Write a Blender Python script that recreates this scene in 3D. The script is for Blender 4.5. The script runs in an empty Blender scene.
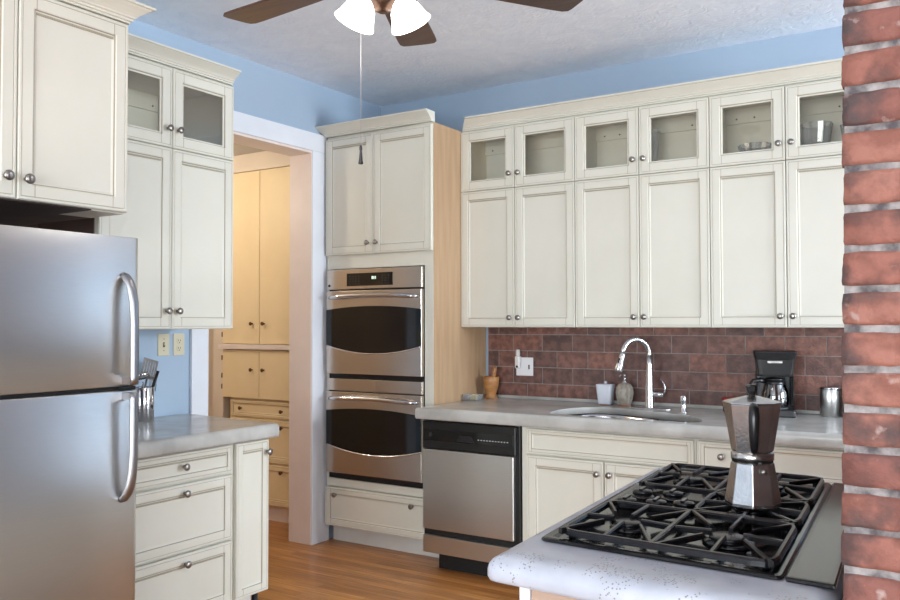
import bpy, math, random
from mathutils import Vector, Matrix, noise
random.seed(7)
PI = math.pi
SC = bpy.context.scene
COL = SC.collection

# ------------------------------------------------------------------ materials
def lin(c):
    return tuple((x/12.92 if x <= .04045 else ((x+.055)/1.055)**2.4) for x in (v/255. for v in c)) + (1.,)

def new_mat(name):
    m = bpy.data.materials.new(name); m.use_nodes = True
    nt = m.node_tree
    return m, nt, nt.nodes['Principled BSDF']

def mat(name, rgb, rough=.5, metal=0., var=None, scale=8., stretch=(1, 1, 1), bump=0., bscale=None, detail=4., spec=.5, coat=0., rvar=0., aniso=0.):
    """Procedural material: base colour varied by a noise between rgb and var, optional bump and roughness variation."""
    m, nt, b = new_mat(name)
    b.inputs['Base Color'].default_value = lin(rgb)
    b.inputs['Roughness'].default_value = rough
    b.inputs['Metallic'].default_value = metal
    b.inputs['Specular IOR Level'].default_value = spec
    b.inputs['Coat Weight'].default_value = coat
    if aniso: b.inputs['Anisotropic'].default_value = aniso
    tc = nt.nodes.new('ShaderNodeTexCoord')
    mp = nt.nodes.new('ShaderNodeMapping'); mp.inputs['Scale'].default_value = stretch
    nt.links.new(tc.outputs['Object'], mp.inputs['Vector'])
    nz = nt.nodes.new('ShaderNodeTexNoise'); nz.inputs['Scale'].default_value = scale; nz.inputs['Detail'].default_value = detail
    nt.links.new(mp.outputs['Vector'], nz.inputs['Vector'])
    if var is not None:
        cr = nt.nodes.new('ShaderNodeValToRGB')
        cr.color_ramp.elements[0].position = .35; cr.color_ramp.elements[0].color = lin(rgb)
        cr.color_ramp.elements[1].position = .65; cr.color_ramp.elements[1].color = lin(var)
        nt.links.new(nz.outputs['Fac'], cr.inputs['Fac'])
        nt.links.new(cr.outputs['Color'], b.inputs['Base Color'])
    if rvar:
        mr = nt.nodes.new('ShaderNodeMapRange')
        mr.inputs['To Min'].default_value = max(.02, rough-rvar); mr.inputs['To Max'].default_value = rough+rvar
        nt.links.new(nz.outputs['Fac'], mr.inputs['Value']); nt.links.new(mr.outputs['Result'], b.inputs['Roughness'])
    if bump:
        n2 = nt.nodes.new('ShaderNodeTexNoise'); n2.inputs['Scale'].default_value = bscale or scale*3; n2.inputs['Detail'].default_value = 5
        nt.links.new(mp.outputs['Vector'], n2.inputs['Vector'])
        bp = nt.nodes.new('ShaderNodeBump'); bp.inputs['Strength'].default_value = bump; bp.inputs['Distance'].default_value = .01
        nt.links.new(n2.outputs['Fac'], bp.inputs['Height']); nt.links.new(bp.outputs['Normal'], b.inputs['Normal'])
    return m

def glass_mat(name, tint=(240, 245, 243), refl=.12, cloud=0.):
    """Clear thin glass: a tinted see-through part plus a mirror part by angle."""
    m, nt, b = new_mat(name); nt.nodes.remove(b)
    out = nt.nodes['Material Output']
    t = nt.nodes.new('ShaderNodeBsdfTransparent'); t.inputs['Color'].default_value = lin(tint)
    g = nt.nodes.new('ShaderNodeBsdfGlossy'); g.inputs['Roughness'].default_value = .03
    lw = nt.nodes.new('ShaderNodeLayerWeight'); lw.inputs['Blend'].default_value = .35
    mr = nt.nodes.new('ShaderNodeMapRange'); mr.inputs['To Min'].default_value = refl*.5; mr.inputs['To Max'].default_value = min(1, refl*4)
    nt.links.new(lw.outputs['Fresnel'], mr.inputs['Value'])
    mx = nt.nodes.new('ShaderNodeMixShader')
    nt.links.new(mr.outputs['Result'], mx.inputs['Fac'])
    nt.links.new(t.outputs[0], mx.inputs[1]); nt.links.new(g.outputs[0], mx.inputs[2])
    top = mx
    if cloud:      # the whitish sparkle of many cut facets
        d = nt.nodes.new('ShaderNodeBsdfDiffuse'); d.inputs['Color'].default_value = lin((236, 240, 246))
        top = nt.nodes.new('ShaderNodeMixShader'); top.inputs['Fac'].default_value = cloud
        nt.links.new(mx.outputs[0], top.inputs[1]); nt.links.new(d.outputs[0], top.inputs[2])
    nt.links.new(top.outputs[0], out.inputs['Surface'])
    return m

def emit_mat(name, rgb, s):
    m, nt, b = new_mat(name)
    b.inputs['Base Color'].default_value = lin((250, 248, 245))
    b.inputs['Emission Color'].default_value = lin(rgb); b.inputs['Emission Strength'].default_value = s
    return m

M = {}
M['cream'] = mat('cream_paint', (217, 215, 204), .38, var=(213, 211, 199), scale=3, bump=.02, bscale=40)
M['cream_in'] = mat('cabinet_interior', (238, 236, 228), .5, var=(233, 230, 221), scale=3)
M['glaze'] = mat('antique_glaze', (158, 148, 130), .6)
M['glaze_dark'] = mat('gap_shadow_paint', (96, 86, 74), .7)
M['bead'] = mat('bead_glaze', (172, 164, 146), .55)
M['toe'] = mat('toe_board_paint', (214, 212, 208), .5, var=(206, 203, 198), scale=6)
M['maple'] = mat('maple_veneer', (182, 152, 120), .45, var=(172, 141, 109), scale=5, stretch=(6, 6, .5), detail=6)
M['underside'] = mat('raw_underside_and_shade', (74, 56, 50), .7, var=(60, 45, 42), scale=6)  # raw underside brown, also laid on the alcove boards as painted shade
M['nickel'] = mat('brushed_nickel', (160, 156, 152), .3, 1., var=(140, 136, 132), scale=30)
M['brass'] = mat('old_brass_knob', (120, 84, 52), .4, .8, var=(95, 64, 40), scale=30)
M['steel'] = mat('brushed_stainless', (206, 205, 203), .30, 1., var=(202, 201, 199), scale=14, stretch=(1, 1, 60), aniso=.4)
M['steel_warm'] = mat('oven_stainless', (196, 186, 176), .25, 1., var=(192, 182, 172), scale=14, stretch=(1, 1, 60), aniso=.4)
M['steel_bright'] = mat('polished_steel', (205, 205, 208), .14, 1., var=(198, 198, 202), scale=20)
M['chrome'] = mat('satin_chrome', (214, 216, 220), .24, 1.)
M['alu'] = mat('cast_aluminium', (196, 194, 192), .26, 1., var=(182, 180, 178), scale=25, bump=.05, bscale=120)
M['handle_steel'] = mat('handle_stainless', (156, 158, 163), .34, 1., var=(152, 154, 159), scale=14, stretch=(1, 1, 60))
M['fridge_gray'] = mat('fridge_case_gray', (84, 86, 92), .5, var=(78, 80, 86), scale=40)
M['black_gloss'] = mat('black_enamel', (14, 14, 16), .12, var=(18, 18, 20), scale=10)
M['black_glass'] = mat('oven_black_glass', (10, 9, 9), .06, var=(14, 12, 11), scale=4)
M['black_plastic'] = mat('black_plastic', (20, 20, 22), .32, var=(26, 26, 28), scale=30)
M['black_dw'] = mat('dishwasher_black', (17, 17, 18), .35, var=(22, 22, 23), scale=30)
M['panel_ink'] = mat('panel_ink', (40, 40, 42), .4)
M['print_gray'] = mat('printed_legend', (178, 178, 180), .5)
M['iron'] = mat('cast_iron_enamel', (13, 13, 16), .24, var=(19, 19, 23), scale=60, bump=.02, bscale=200, spec=.42)
M['counter'] = mat('polished_concrete', (192, 192, 189), .22, var=(168, 167, 163), scale=7, detail=10, bump=.03, bscale=30, rvar=.06)
M['blue'] = mat('blue_wall_paint', (163, 182, 202), .6, var=(159, 179, 200), scale=2, bump=.03, bscale=120)
M['white_trim'] = mat('white_trim_paint', (226, 230, 238), .4, var=(221, 225, 233), scale=4)
M['jamb'] = mat('jamb_paint', (232, 218, 212), .45, var=(226, 212, 206), scale=5)
M['hall_yellow'] = mat('hall_cabinet_paint', (238, 216, 176), .45, var=(233, 210, 168), scale=3)
M['hall_wall'] = mat('hall_wall_paint', (226, 212, 196), .6, var=(220, 206, 190), scale=3)
M['hall_ceiling'] = mat('hall_ceiling_paint', (196, 190, 184), .7)
M['off_white'] = mat('room_wall_paint', (236, 236, 234), .7, var=(232, 232, 230), scale=2)
M['almond'] = mat('almond_plate', (206, 198, 172), .4)
M['almond_dark'] = mat('almond_slots', (92, 82, 66), .5)
M['white_plastic'] = mat('white_plastic', (232, 232, 236), .35)
M['plug_clear'] = mat('frosted_plug_in', (226, 224, 222), .25, var=(210, 206, 204), scale=30)
M['walnut'] = mat('fan_blade_walnut', (82, 54, 44), .35, var=(60, 38, 32), scale=6, stretch=(1, 10, 10), detail=6)
M['bronze'] = mat('fan_bronze', (70, 52, 42), .35, .8)
M['chain'] = mat('chain_metal', (196, 190, 186), .35, .6)
M['fob'] = mat('dark_fob', (46, 42, 42), .4)
M['shade'] = emit_mat('lit_frosted_shade', (255, 248, 240), 8.)
M['pane'] = glass_mat('cabinet_glass', (246, 245, 241), .06)
M['crystal'] = glass_mat('cut_crystal', (240, 243, 246), .14, cloud=.12)
M['carafe'] = glass_mat('carafe_glass', (60, 62, 66), .40)
M['wood_turned'] = mat('turned_olive_wood', (182, 132, 80), .4, var=(150, 100, 56), scale=12, stretch=(1, 1, 3))
M['frosted'] = mat('frosted_ceramic', (208, 212, 222), .3, var=(196, 200, 210), scale=14)
M['stone_ceramic'] = mat('mottled_stone_ceramic', (168, 160, 148), .4, var=(138, 132, 122), scale=40, detail=8)
M['copper_foot'] = mat('terracotta_foot', (150, 100, 76), .5)
M['sponge'] = mat('butter_yellow', (222, 202, 128), .5)
M['red'] = mat('red_lid', (150, 44, 38), .4, var=(120, 36, 32), scale=20)
M['display'] = emit_mat('clock_digits', (160, 230, 190), .7)
M['lens'] = mat('display_lens', (20, 20, 21), .12)
M['slot'] = mat('dark_gap', (12, 12, 13), .6)
M['grout'] = mat('tile_grout', (150, 142, 138), .85, var=(134, 126, 122), scale=40, bump=.2, bscale=150)
M['rubber'] = mat('dark_rubber', (26, 28, 36), .6)
M['raw_panel'] = mat('raw_maple_panel', (172, 148, 132), .5, var=(163, 138, 121), scale=4, stretch=(.6, 8, 8))

# white speckled concrete slab of the peninsula
def slab_mat():
    m, nt, b = new_mat('white_pitted_concrete')
    tc = nt.nodes.new('ShaderNodeTexCoord')
    n1 = nt.nodes.new('ShaderNodeTexNoise'); n1.inputs['Scale'].default_value = 9; n1.inputs['Detail'].default_value = 10
    cr = nt.nodes.new('ShaderNodeValToRGB')
    cr.color_ramp.elements[0].position = .35; cr.color_ramp.elements[0].color = lin((168, 173, 184))
    cr.color_ramp.elements[1].position = .65; cr.color_ramp.elements[1].color = lin((190, 194, 204))
    vo = nt.nodes.new('ShaderNodeTexVoronoi'); vo.inputs['Scale'].default_value = 150
    n2 = nt.nodes.new('ShaderNodeTexNoise'); n2.inputs['Scale'].default_value = 16; n2.inputs['Detail'].default_value = 2
    lt = nt.nodes.new('ShaderNodeMath'); lt.operation = 'LESS_THAN'; lt.inputs[1].default_value = .30
    gt = nt.nodes.new('ShaderNodeMath'); gt.operation = 'GREATER_THAN'; gt.inputs[1].default_value = .54
    mu = nt.nodes.new('ShaderNodeMath'); mu.operation = 'MULTIPLY'
    mx = nt.nodes.new('ShaderNodeMixRGB'); mx.inputs['Color2'].default_value = lin((132, 130, 134))
    for n in (n1, vo, n2): nt.links.new(tc.outputs['Object'], n.inputs['Vector'])
    nt.links.new(n1.outputs['Fac'], cr.inputs['Fac'])
    nt.links.new(vo.outputs['Distance'], lt.inputs[0]); nt.links.new(n2.outputs['Fac'], gt.inputs[0])
    nt.links.new(lt.outputs[0], mu.inputs[0]); nt.links.new(gt.outputs[0], mu.inputs[1])
    nt.links.new(mu.outputs[0], mx.inputs['Fac']); nt.links.new(cr.outputs['Color'], mx.inputs['Color1'])
    nt.links.new(mx.outputs['Color'], b.inputs['Base Color'])
    bp = nt.nodes.new('ShaderNodeBump'); bp.invert = True; bp.inputs['Strength'].default_value = .35; bp.inputs['Distance'].default_value = .003
    nt.links.new(mu.outputs[0], bp.inputs['Height']); nt.links.new(bp.outputs['Normal'], b.inputs['Normal'])
    b.inputs['Roughness'].default_value = .32
    return m
M['slab'] = slab_mat()

def ceiling_mat():
    m, nt, b = new_mat('swirled_plaster_ceiling')
    tc = nt.nodes.new('ShaderNodeTexCoord')
    n1 = nt.nodes.new('ShaderNodeTexNoise'); n1.inputs['Scale'].default_value = 5; n1.inputs['Detail'].default_value = 8; n1.inputs['Distortion'].default_value = 1.6
    n2 = nt.nodes.new('ShaderNodeTexNoise'); n2.inputs['Scale'].default_value = 14; n2.inputs['Detail'].default_value = 6; n2.inputs['Distortion'].default_value = 2.
    cr = nt.nodes.new('ShaderNodeValToRGB')
    cr.color_ramp.elements[0].position = .3; cr.color_ramp.elements[0].color = lin((228, 235, 247))
    cr.color_ramp.elements[1].position = .7; cr.color_ramp.elements[1].color = lin((239, 245, 254))
    for n in (n1, n2): nt.links.new(tc.outputs['Object'], n.inputs['Vector'])
    nt.links.new(n1.outputs['Fac'], cr.inputs['Fac']); nt.links.new(cr.outputs['Color'], b.inputs['Base Color'])
    bp = nt.nodes.new('ShaderNodeBump'); bp.inputs['Strength'].default_value = .32; bp.inputs['Distance'].default_value = .02
    nt.links.new(n2.outputs['Fac'], bp.inputs['Height']); nt.links.new(bp.outputs['Normal'], b.inputs['Normal'])
    b.inputs['Roughness'].default_value = .55
    return m
M['ceiling'] = ceiling_mat()

def floor_mat():
    m, nt, b = new_mat('oak_strip_floor')
    tc = nt.nodes.new('ShaderNodeTexCoord')
    br = nt.nodes.new('ShaderNodeTexBrick'); br.offset = .37; br.offset_frequency = 3
    br.inputs['Scale'].default_value = 1.; br.inputs['Brick Width'].default_value = .9; br.inputs['Row Height'].default_value = .057
    br.inputs['Mortar Size'].default_value = .0009; br.inputs['Mortar Smooth'].default_value = .2; br.inputs['Bias'].default_value = 0
    br.inputs['Color1'].default_value = lin((208, 146, 84)); br.inputs['Color2'].default_value = lin((168, 110, 58)); br.inputs['Mortar'].default_value = lin((84, 50, 28))
    nt.links.new(tc.outputs['Object'], br.inputs['Vector'])
    mp = nt.nodes.new('ShaderNodeMapping'); mp.inputs['Scale'].default_value = (2.2, 34, 1)
    nt.links.new(tc.outputs['Object'], mp.inputs['Vector'])
    nz = nt.nodes.new('ShaderNodeTexNoise'); nz.inputs['Scale'].default_value = 1.6; nz.inputs['Detail'].default_value = 8; nz.inputs['Distortion'].default_value = .6
    nt.links.new(mp.outputs['Vector'], nz.inputs['Vector'])
    cr = nt.nodes.new('ShaderNodeValToRGB')
    cr.color_ramp.elements[0].position = .3; cr.color_ramp.elements[0].color = (.55, .52, .5, 1)
    cr.color_ramp.elements[1].position = .72; cr.color_ramp.elements[1].color = (1.12, 1.1, 1.06, 1)
    nt.links.new(nz.outputs['Fac'], cr.inputs['Fac'])
    mx = nt.nodes.new('ShaderNodeMixRGB'); mx.blend_type = 'MULTIPLY'; mx.inputs['Fac'].default_value = .85
    nt.links.new(br.outputs['Color'], mx.inputs['Color1']); nt.links.new(cr.outputs['Color'], mx.inputs['Color2'])
    nt.links.new(mx.outputs['Color'], b.inputs['Base Color'])
    b.inputs['Roughness'].default_value = .3
    bp = nt.nodes.new('ShaderNodeBump'); bp.inputs['Strength'].default_value = .25; bp.inputs['Distance'].default_value = .002
    nt.links.new(br.outputs['Fac'], bp.inputs['Height']); bp.invert = True
    nt.links.new(bp.outputs['Normal'], b.inputs['Normal'])
    return m
M['floor'] = floor_mat()

def brick_mat(name, c1, c2, soot=.5, white=.66):
    m, nt, b = new_mat(name)
    tc = nt.nodes.new('ShaderNodeTexCoord')
    def nz(s, d=6):
        n = nt.nodes.new('ShaderNodeTexNoise'); n.inputs['Scale'].default_value = s; n.inputs['Detail'].default_value = d
        nt.links.new(tc.outputs['Object'], n.inputs['Vector']); return n
    def ramp(n, a, c):
        r = nt.nodes.new('ShaderNodeMapRange'); r.inputs['From Min'].default_value = a; r.inputs['From Max'].default_value = c
        nt.links.new(n.outputs['Fac'], r.inputs['Value']); return r
    n1, n2, n3, n4 = nz(22), nz(11, 9), nz(26, 9), nz(90, 5)
    base = nt.nodes.new('ShaderNodeMixRGB'); base.inputs['Color1'].default_value = lin(c1); base.inputs['Color2'].default_value = lin(c2)
    nt.links.new(ramp(n1, .40, .60).outputs[0], base.inputs['Fac'])
    so = nt.nodes.new('ShaderNodeMixRGB'); so.inputs['Color2'].default_value = lin((70, 58, 58))
    nt.links.new(ramp(n2, soot, soot+.2).outputs[0], so.inputs['Fac']); nt.links.new(base.outputs[0], so.inputs['Color1'])
    wh = nt.nodes.new('ShaderNodeMixRGB'); wh.inputs['Color2'].default_value = lin((166, 148, 142))
    nt.links.new(ramp(n3, white, white+.12).outputs[0], wh.inputs['Fac']); nt.links.new(so.outputs[0], wh.inputs['Color1'])
    nt.links.new(wh.outputs[0], b.inputs['Base Color'])
    bp = nt.nodes.new('ShaderNodeBump'); bp.inputs['Strength'].default_value = .9; bp.inputs['Distance'].default_value = .004
    nt.links.new(n4.outputs['Fac'], bp.inputs['Height']); nt.links.new(bp.outputs['Normal'], b.inputs['Normal'])
    b.inputs['Roughness'].default_value = .8
    return m
BR = [brick_mat('red_brick', (136, 88, 76), (110, 68, 58), .49, .66), brick_mat('orange_brick', (144, 97, 84), (122, 77, 65), .50, .65),
      brick_mat('sooty_brick', (122, 78, 69), (100, 62, 55), .43, .65)]
M['mortar'] = mat('lime_mortar', (152, 147, 145), .9, var=(78, 73, 75), scale=34, detail=8, bump=.6, bscale=70)
TL = [brick_mat('tile_%s' % n, a, c, .62, .72) for n, a, c in (('brown', (134, 93, 82), (100, 67, 59)), ('plum', (118, 84, 76), (92, 63, 57)), ('rust', (142, 97, 83), (108, 71, 62)), ('umber', (112, 80, 73), (84, 59, 53)))]
for t in TL: t.node_tree.nodes['Principled BSDF'].inputs['Roughness'].default_value = .5

# ------------------------------------------------------------------ mesh builder
class MB:
    def __init__(s): s.v = []; s.f = []; s.m = []; s.sm = []
    def add(s, vs, fs, mi=0, smooth=False):
        o = len(s.v); s.v += [Vector(p) for p in vs]
        for f in fs: s.f.append([o+i for i in f]); s.m.append(mi); s.sm.append(smooth)
        return s
    def box(s, x0, x1, y0, y1, z0, z1, mi=0):
        if x0 > x1: x0, x1 = x1, x0
        if y0 > y1: y0, y1 = y1, y0
        if z0 > z1: z0, z1 = z1, z0
        return s.add([(x0, y0, z0), (x1, y0, z0), (x1, y1, z0), (x0, y1, z0), (x0, y0, z1), (x1, y0, z1), (x1, y1, z1), (x0, y1, z1)],
                     [(0, 3, 2, 1), (4, 5, 6, 7), (0, 1, 5, 4), (1, 2, 6, 5), (2, 3, 7, 6), (3, 0, 4, 7)], mi)
    def rings(s, rs, mi=0, smooth=False, closed=True, cap0=True, cap1=True, mis=None):
        n = len(rs[0]); vs = [p for r in rs for p in r]; o = len(s.v)
        s.v += [Vector(p) for p in vs]
        for k in range(len(rs)-1):
            for i in range(n if closed else n-1):
                j = (i+1) % n
                s.f.append([o+k*n+i, o+k*n+j, o+(k+1)*n+j, o+(k+1)*n+i]); s.m.append(mis[k] if mis else mi); s.sm.append(smooth)
        if cap0: s.f.append([o+i for i in reversed(range(n))]); s.m.append(mis[0] if mis else mi); s.sm.append(False)
        if cap1: s.f.append([o+(len(rs)-1)*n+i for i in range(n)]); s.m.append(mis[-1] if mis else mi); s.sm.append(False)
        return s
    def lathe(s, prof, c=(0, 0, 0), axis='z', n=24, mi=0, smooth=True, mis=None, cap0=True, cap1=True):
        """prof: (radius, height) pairs along the axis."""
        rs = []
        for r, h in prof:
            ring = []
            for i in range(n):
                a = 2*PI*i/n; x, y = max(r, 1e-5)*math.cos(a), max(r, 1e-5)*math.sin(a)
                p = {'z': (x, y, h), '-y': (x, -h, y), 'y': (-x, h, y), 'x': (h, x, y), '-x': (-h, -x, y)}[axis]
                ring.append((c[0]+p[0], c[1]+p[1], c[2]+p[2]))
            rs.append(ring)
        return s.rings(rs, mi, smooth, mis=mis, cap0=cap0, cap1=cap1)
    def tube(s, pts, r, n=10, mi=0, closed=False, radii=None, flat=1.):
        P = [Vector(p) for p in pts]; N = len(P); rs = []
        up = None
        for i in range(N):
            if closed: t = (P[(i+1) % N]-P[i-1])
            else: t = P[min(i+1, N-1)]-P[max(i-1, 0)]
            t.normalize()
            if up is None:
                up = Vector((0, 0, 1)) if abs(t.z) < .9 else Vector((0, 1, 0))
            a = t.cross(up).normalized(); bb = a.cross(t).normalized(); up = bb
            R = radii[i] if radii else r
            rs.append([P[i]+a*R*math.cos(2*PI*k/n)+bb*R*flat*math.sin(2*PI*k/n) for k in range(n)])
        if closed: rs.append(rs[0]); return s.rings(rs, mi, True, cap0=False, cap1=False)
        return s.rings(rs, mi, True)
    def bar(s, p0, p1, w, h, mi=0, taper=1.):
        """Square bar from p0 to p1 with its top at the points' z."""
        p0, p1 = Vector(p0), Vector(p1); t = (p1-p0); t.z = 0; t.normalize(); q = Vector((-t.y, t.x, 0))*w/2
        d = Vector((0, 0, h)); b = q*.25
        def ring(p, k): return [p-q*k-d, p+q*k-d, p+q*k-d*.25, p+q*k*.6, p-q*k*.6, p-q*k-d*.25]
        return s.rings([ring(p0, 1), ring(p1, taper)], mi)
    def prism(s, poly, y0, y1, mi=0, smooth=False, plane='xz'):
        if plane == 'xz': f = lambda p, d: (p[0], d, p[1])
        elif plane == 'xy': f = lambda p, d: (p[0], p[1], d)
        else: f = lambda p, d: (d, p[0], p[1])
        return s.rings([[f(p, y0) for p in poly], [f(p, y1) for p in poly]], mi, smooth)
    def xf(s, fn): s.v = [Vector(fn(p)) for p in s.v]; return s
    def build(s, name, mats, parent=None, bevel=0., seg=2, autosmooth=False):
        me = bpy.data.meshes.new(name); me.from_pydata([tuple(p) for p in s.v], [], s.f)
        if not isinstance(mats, (list, tuple)): mats = [mats]
        for m in mats: me.materials.append(m)
        for p, mi, sm in zip(me.polygons, s.m, s.sm): p.material_index = mi; p.use_smooth = sm or autosmooth
        import bmesh
        bm = bmesh.new(); bm.from_mesh(me); bmesh.ops.recalc_face_normals(bm, faces=bm.faces); bm.to_mesh(me); bm.free()
        me.update()
        o = bpy.data.objects.new(name, me); COL.objects.link(o)
        if parent is not None: o.parent = parent
        if bevel:
            b = o.modifiers.new('bevel', 'BEVEL'); b.width = bevel; b.segments = seg; b.limit_method = 'ANGLE'; b.angle_limit = math.radians(40)
        return o

def tag(o, label, cat, group=None, kind='thing'):
    o['label'] = label; o['category'] = cat; o['kind'] = kind
    if group: o['group'] = group
    return o
def thing(name, label, cat, loc=(0, 0, 0), rz=0., group=None):
    o = bpy.data.objects.new(name, None); COL.objects.link(o); o.empty_display_size = .1
    o.location = loc; o.rotation_euler = (0, 0, rz)
    return tag(o, label, cat, group)
def struct(name, mb, mats, bevel=0., label=None):
    o = mb.build(name, mats, bevel=bevel); o['kind'] = 'structure'
    if label: o['label'] = label
    return o

# ------------------------------------------------------------------ the place (metres, camera stands over the origin)
LW, BY, H = -3.646, 4.778, 2.945          # left wall face, back wall face, ceiling
FRX, FRY = 3.6, -4.6                      # far right and front walls (behind the camera)
HX, HY0, HZ = -5.7, 2.2, 2.635            # the hall beyond the doorway

struct('floor', MB().box(HX, FRX, FRY, 5.0, -.05, 0), M['floor'])
struct('ceiling', MB().box(LW-.165, FRX, FRY, 5.0, H, H+.06), M['ceiling'])
struct('wall_back', MB().box(LW, FRX+.1, BY, BY+.15, 0, H), M['blue'])
wl = MB(); T = .165
wl.box(LW-T, LW, FRY, 3.193, 0, H).box(LW-T, LW, 4.035, BY+.15, 0, H).box(LW-T, LW, 3.193, 4.035, 2.499, H)
struct('wall_left', wl, M['blue'])
wf = MB()                                  # wall behind the camera with a wide window opening
wf.box(LW, -2.4, FRY-.15, FRY, 0, H).box(2.4, FRX+.1, FRY-.15, FRY, 0, H).box(-2.4, 2.4, FRY-.15, FRY, 0, .10).box(-2.4, 2.4, FRY-.15, FRY, 2.25, H)
struct('wall_front', wf, M['off_white'])
wr = MB()
wr.box(FRX, FRX+.15, FRY, -2.6, 0, H).box(FRX, FRX+.15, .8, 3.08, 0, H).box(FRX, FRX+.15, 4.60, BY, 0, H).box(FRX, FRX+.15, 3.08, 4.60, 0, 1.04).box(FRX, FRX+.15, 3.08, 4.60, 2.36, H).box(FRX, FRX+.15, -2.6, .8, 0, .45).box(FRX, FRX+.15, -2.6, .8, 2.2, H)
struct('wall_right', wr, M['off_white'])
def window(name, a0, a1, z0, z1, plane, d):
    m = MB()
    def bx(u0, u1, w0, w1):
        if plane == 'y': m.box(u0, u1, d-.03, d+.03, w0, w1)
        else: m.box(d-.03, d+.03, u0, u1, w0, w1)
    bx(a0, a1, z0, z0+.06); bx(a0, a1, z1-.06, z1); bx(a0, a0+.06, z0, z1); bx(a1-.06, a1, z0, z1)
    n = 3
    for k in range(1, n): c = a0+(a1-a0)*k/n; bx(c-.03, c+.03, z0, z1)
    zc = (z0+z1)/2; bx(a0, a1, zc-.025, zc+.025)
    struct(name, m, M['white_trim'])
window('window_1', -2.4, 2.4, .10, 2.25, 'y', FRY-.08)
window('window_3', 3.08, 4.60, 1.04, 2.36, 'x', FRX+.08)
window('window_2', -2.6, .8, .45, 2.2, 'x', FRX+.08)

# hall beyond the doorway
hw = MB()
hw.box(HX-.1, HX, HY0, 5.0, 0, HZ)
struct('wall_hall_side', hw, M['hall_wall'])
struct('wall_hall_back', MB().box(HX, LW-T, 4.85, 4.98, 0, HZ), M['hall_wall'])
struct('wall_hall_front', MB().box(HX, LW-T, HY0-.1, HY0, 0, HZ), M['hall_wall'])
struct('ceiling_hall', MB().box(HX-.1, LW-T, HY0-.1, 5.0, HZ, HZ+.06), M['hall_ceiling'])

# doorway casing and jamb
tr = MB()
tr.box(LW, LW+.022, 3.078, 3.193, 0, 2.499).box(LW, LW+.022, 4.035, 4.20, 0, 2.499).box(LW, LW+.024, 3.078, 4.20, 2.499, 2.615)
struct('trim_1', tr, M['white_trim'], bevel=.003)
jb = MB()
jb.box(LW-T-.01, LW+.012, 3.178, 3.196, 0, 2.484).box(LW-T-.01, LW+.012, 4.032, 4.05, 0, 2.484).box(LW-T-.01, LW+.012, 3.178, 4.05, 2.484, 2.502)
jb.xf(lambda p: p)
struct('trim_2', jb, M['jamb'], bevel=.002)

# ------------------------------------------------------------------ cabinet fittings
def rect(x0, x1, z0, z1, i, y): return [(x0+i, y, z0+i), (x1-i, y, z0+i), (x1-i, y, z1-i), (x0+i, y, z1-i)]

def knob(parent, x, y, z, material=None, s=1., label=None):
    k = MB().lathe([(.006*s, 0), (.0075*s, .004*s), (.0055*s, .010*s), (.0055*s, .014*s), (.0120*s, .018*s), (.0160*s, .023*s), (.0155*s, .028*s), (.010*s, .0315*s), (.003*s, .0325*s)], (x, y, z), '-y', 18)
    o = k.build('knob', material or M['nickel'], parent)
    return o

def front(parent, name, x0, x1, z0, z1, y=0., st=.058, knobs=(), glass=False, rope=True, paint=None, km=None, ks=1., rail=None):
    """A framed cabinet front in the plane y (viewer at -y): raised edge bead, frame, glazed quirk, recessed panel or a pane."""
    g = .0015; x0 += g; x1 -= g; z0 += g; z1 -= g
    t = .021; d = MB(); paint = paint or M['cream']
    R = lambda i, dy: rect(x0, x1, z0, z1, i, y+dy)
    prof = [(0, t), (0, .004), (.0035, 0), (.0105, 0), (.0112, .0022), (.0128, .0022), (.0136, .0006), (st-.010, .0006), (st-.006, .0030), (st-.0052, .0062), (st-.0028, .0062), (st+.004, .0088)]
    mis = [0, 0, 0, 0, 1, 0, 0, 0, 1, 1, 0]
    d.rings([R(i, dy) for i, dy in prof], mis=mis, cap0=not glass, cap1=False)
    i, dy = prof[-1]
    if glass:
        d.rings([R(i, dy), R(i, t), R(0, t)], cap0=False, cap1=False)
    else:
        d.rings([R(i, dy), R(i+.0005, .0092)], cap0=False)
    # stile lines: fine antique glaze where the rails meet the stiles
    zc = (z0+.013, z0+st, z1-st, z1-.013)
    for xs in (x0+st, x1-st):
        for za, zb in ((zc[0], zc[1]-.006), (zc[2]+.006, zc[3])):
            if zb > za: d.box(xs-.0009, xs+.0009, y+.0001, y+.002, za, zb, 1)
    if rope and not glass:
        n = max(2, int((x1-x0-2*st)/.0075)); w = (x1-x0-2*st)/n
        for k in range(n):
            xa = x0+st+k*w; d.box(xa+.0008, xa+w-.0008, y+.0045, y+.010, z1-st-.0085, z1-st-.0015, 2)
    o = d.build(name, [paint, M['glaze'], M['bead']], parent)
    if glass:
        MB().box(x0+i-.002, x1-i+.002, y+.0125, y+.0155, z0+i-.002, z1-i+.002).build('glass_pane', M['pane'], o)
    for kx, kz in knobs: knob(o, kx, y+.0005, kz, km, ks)
    return o

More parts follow.
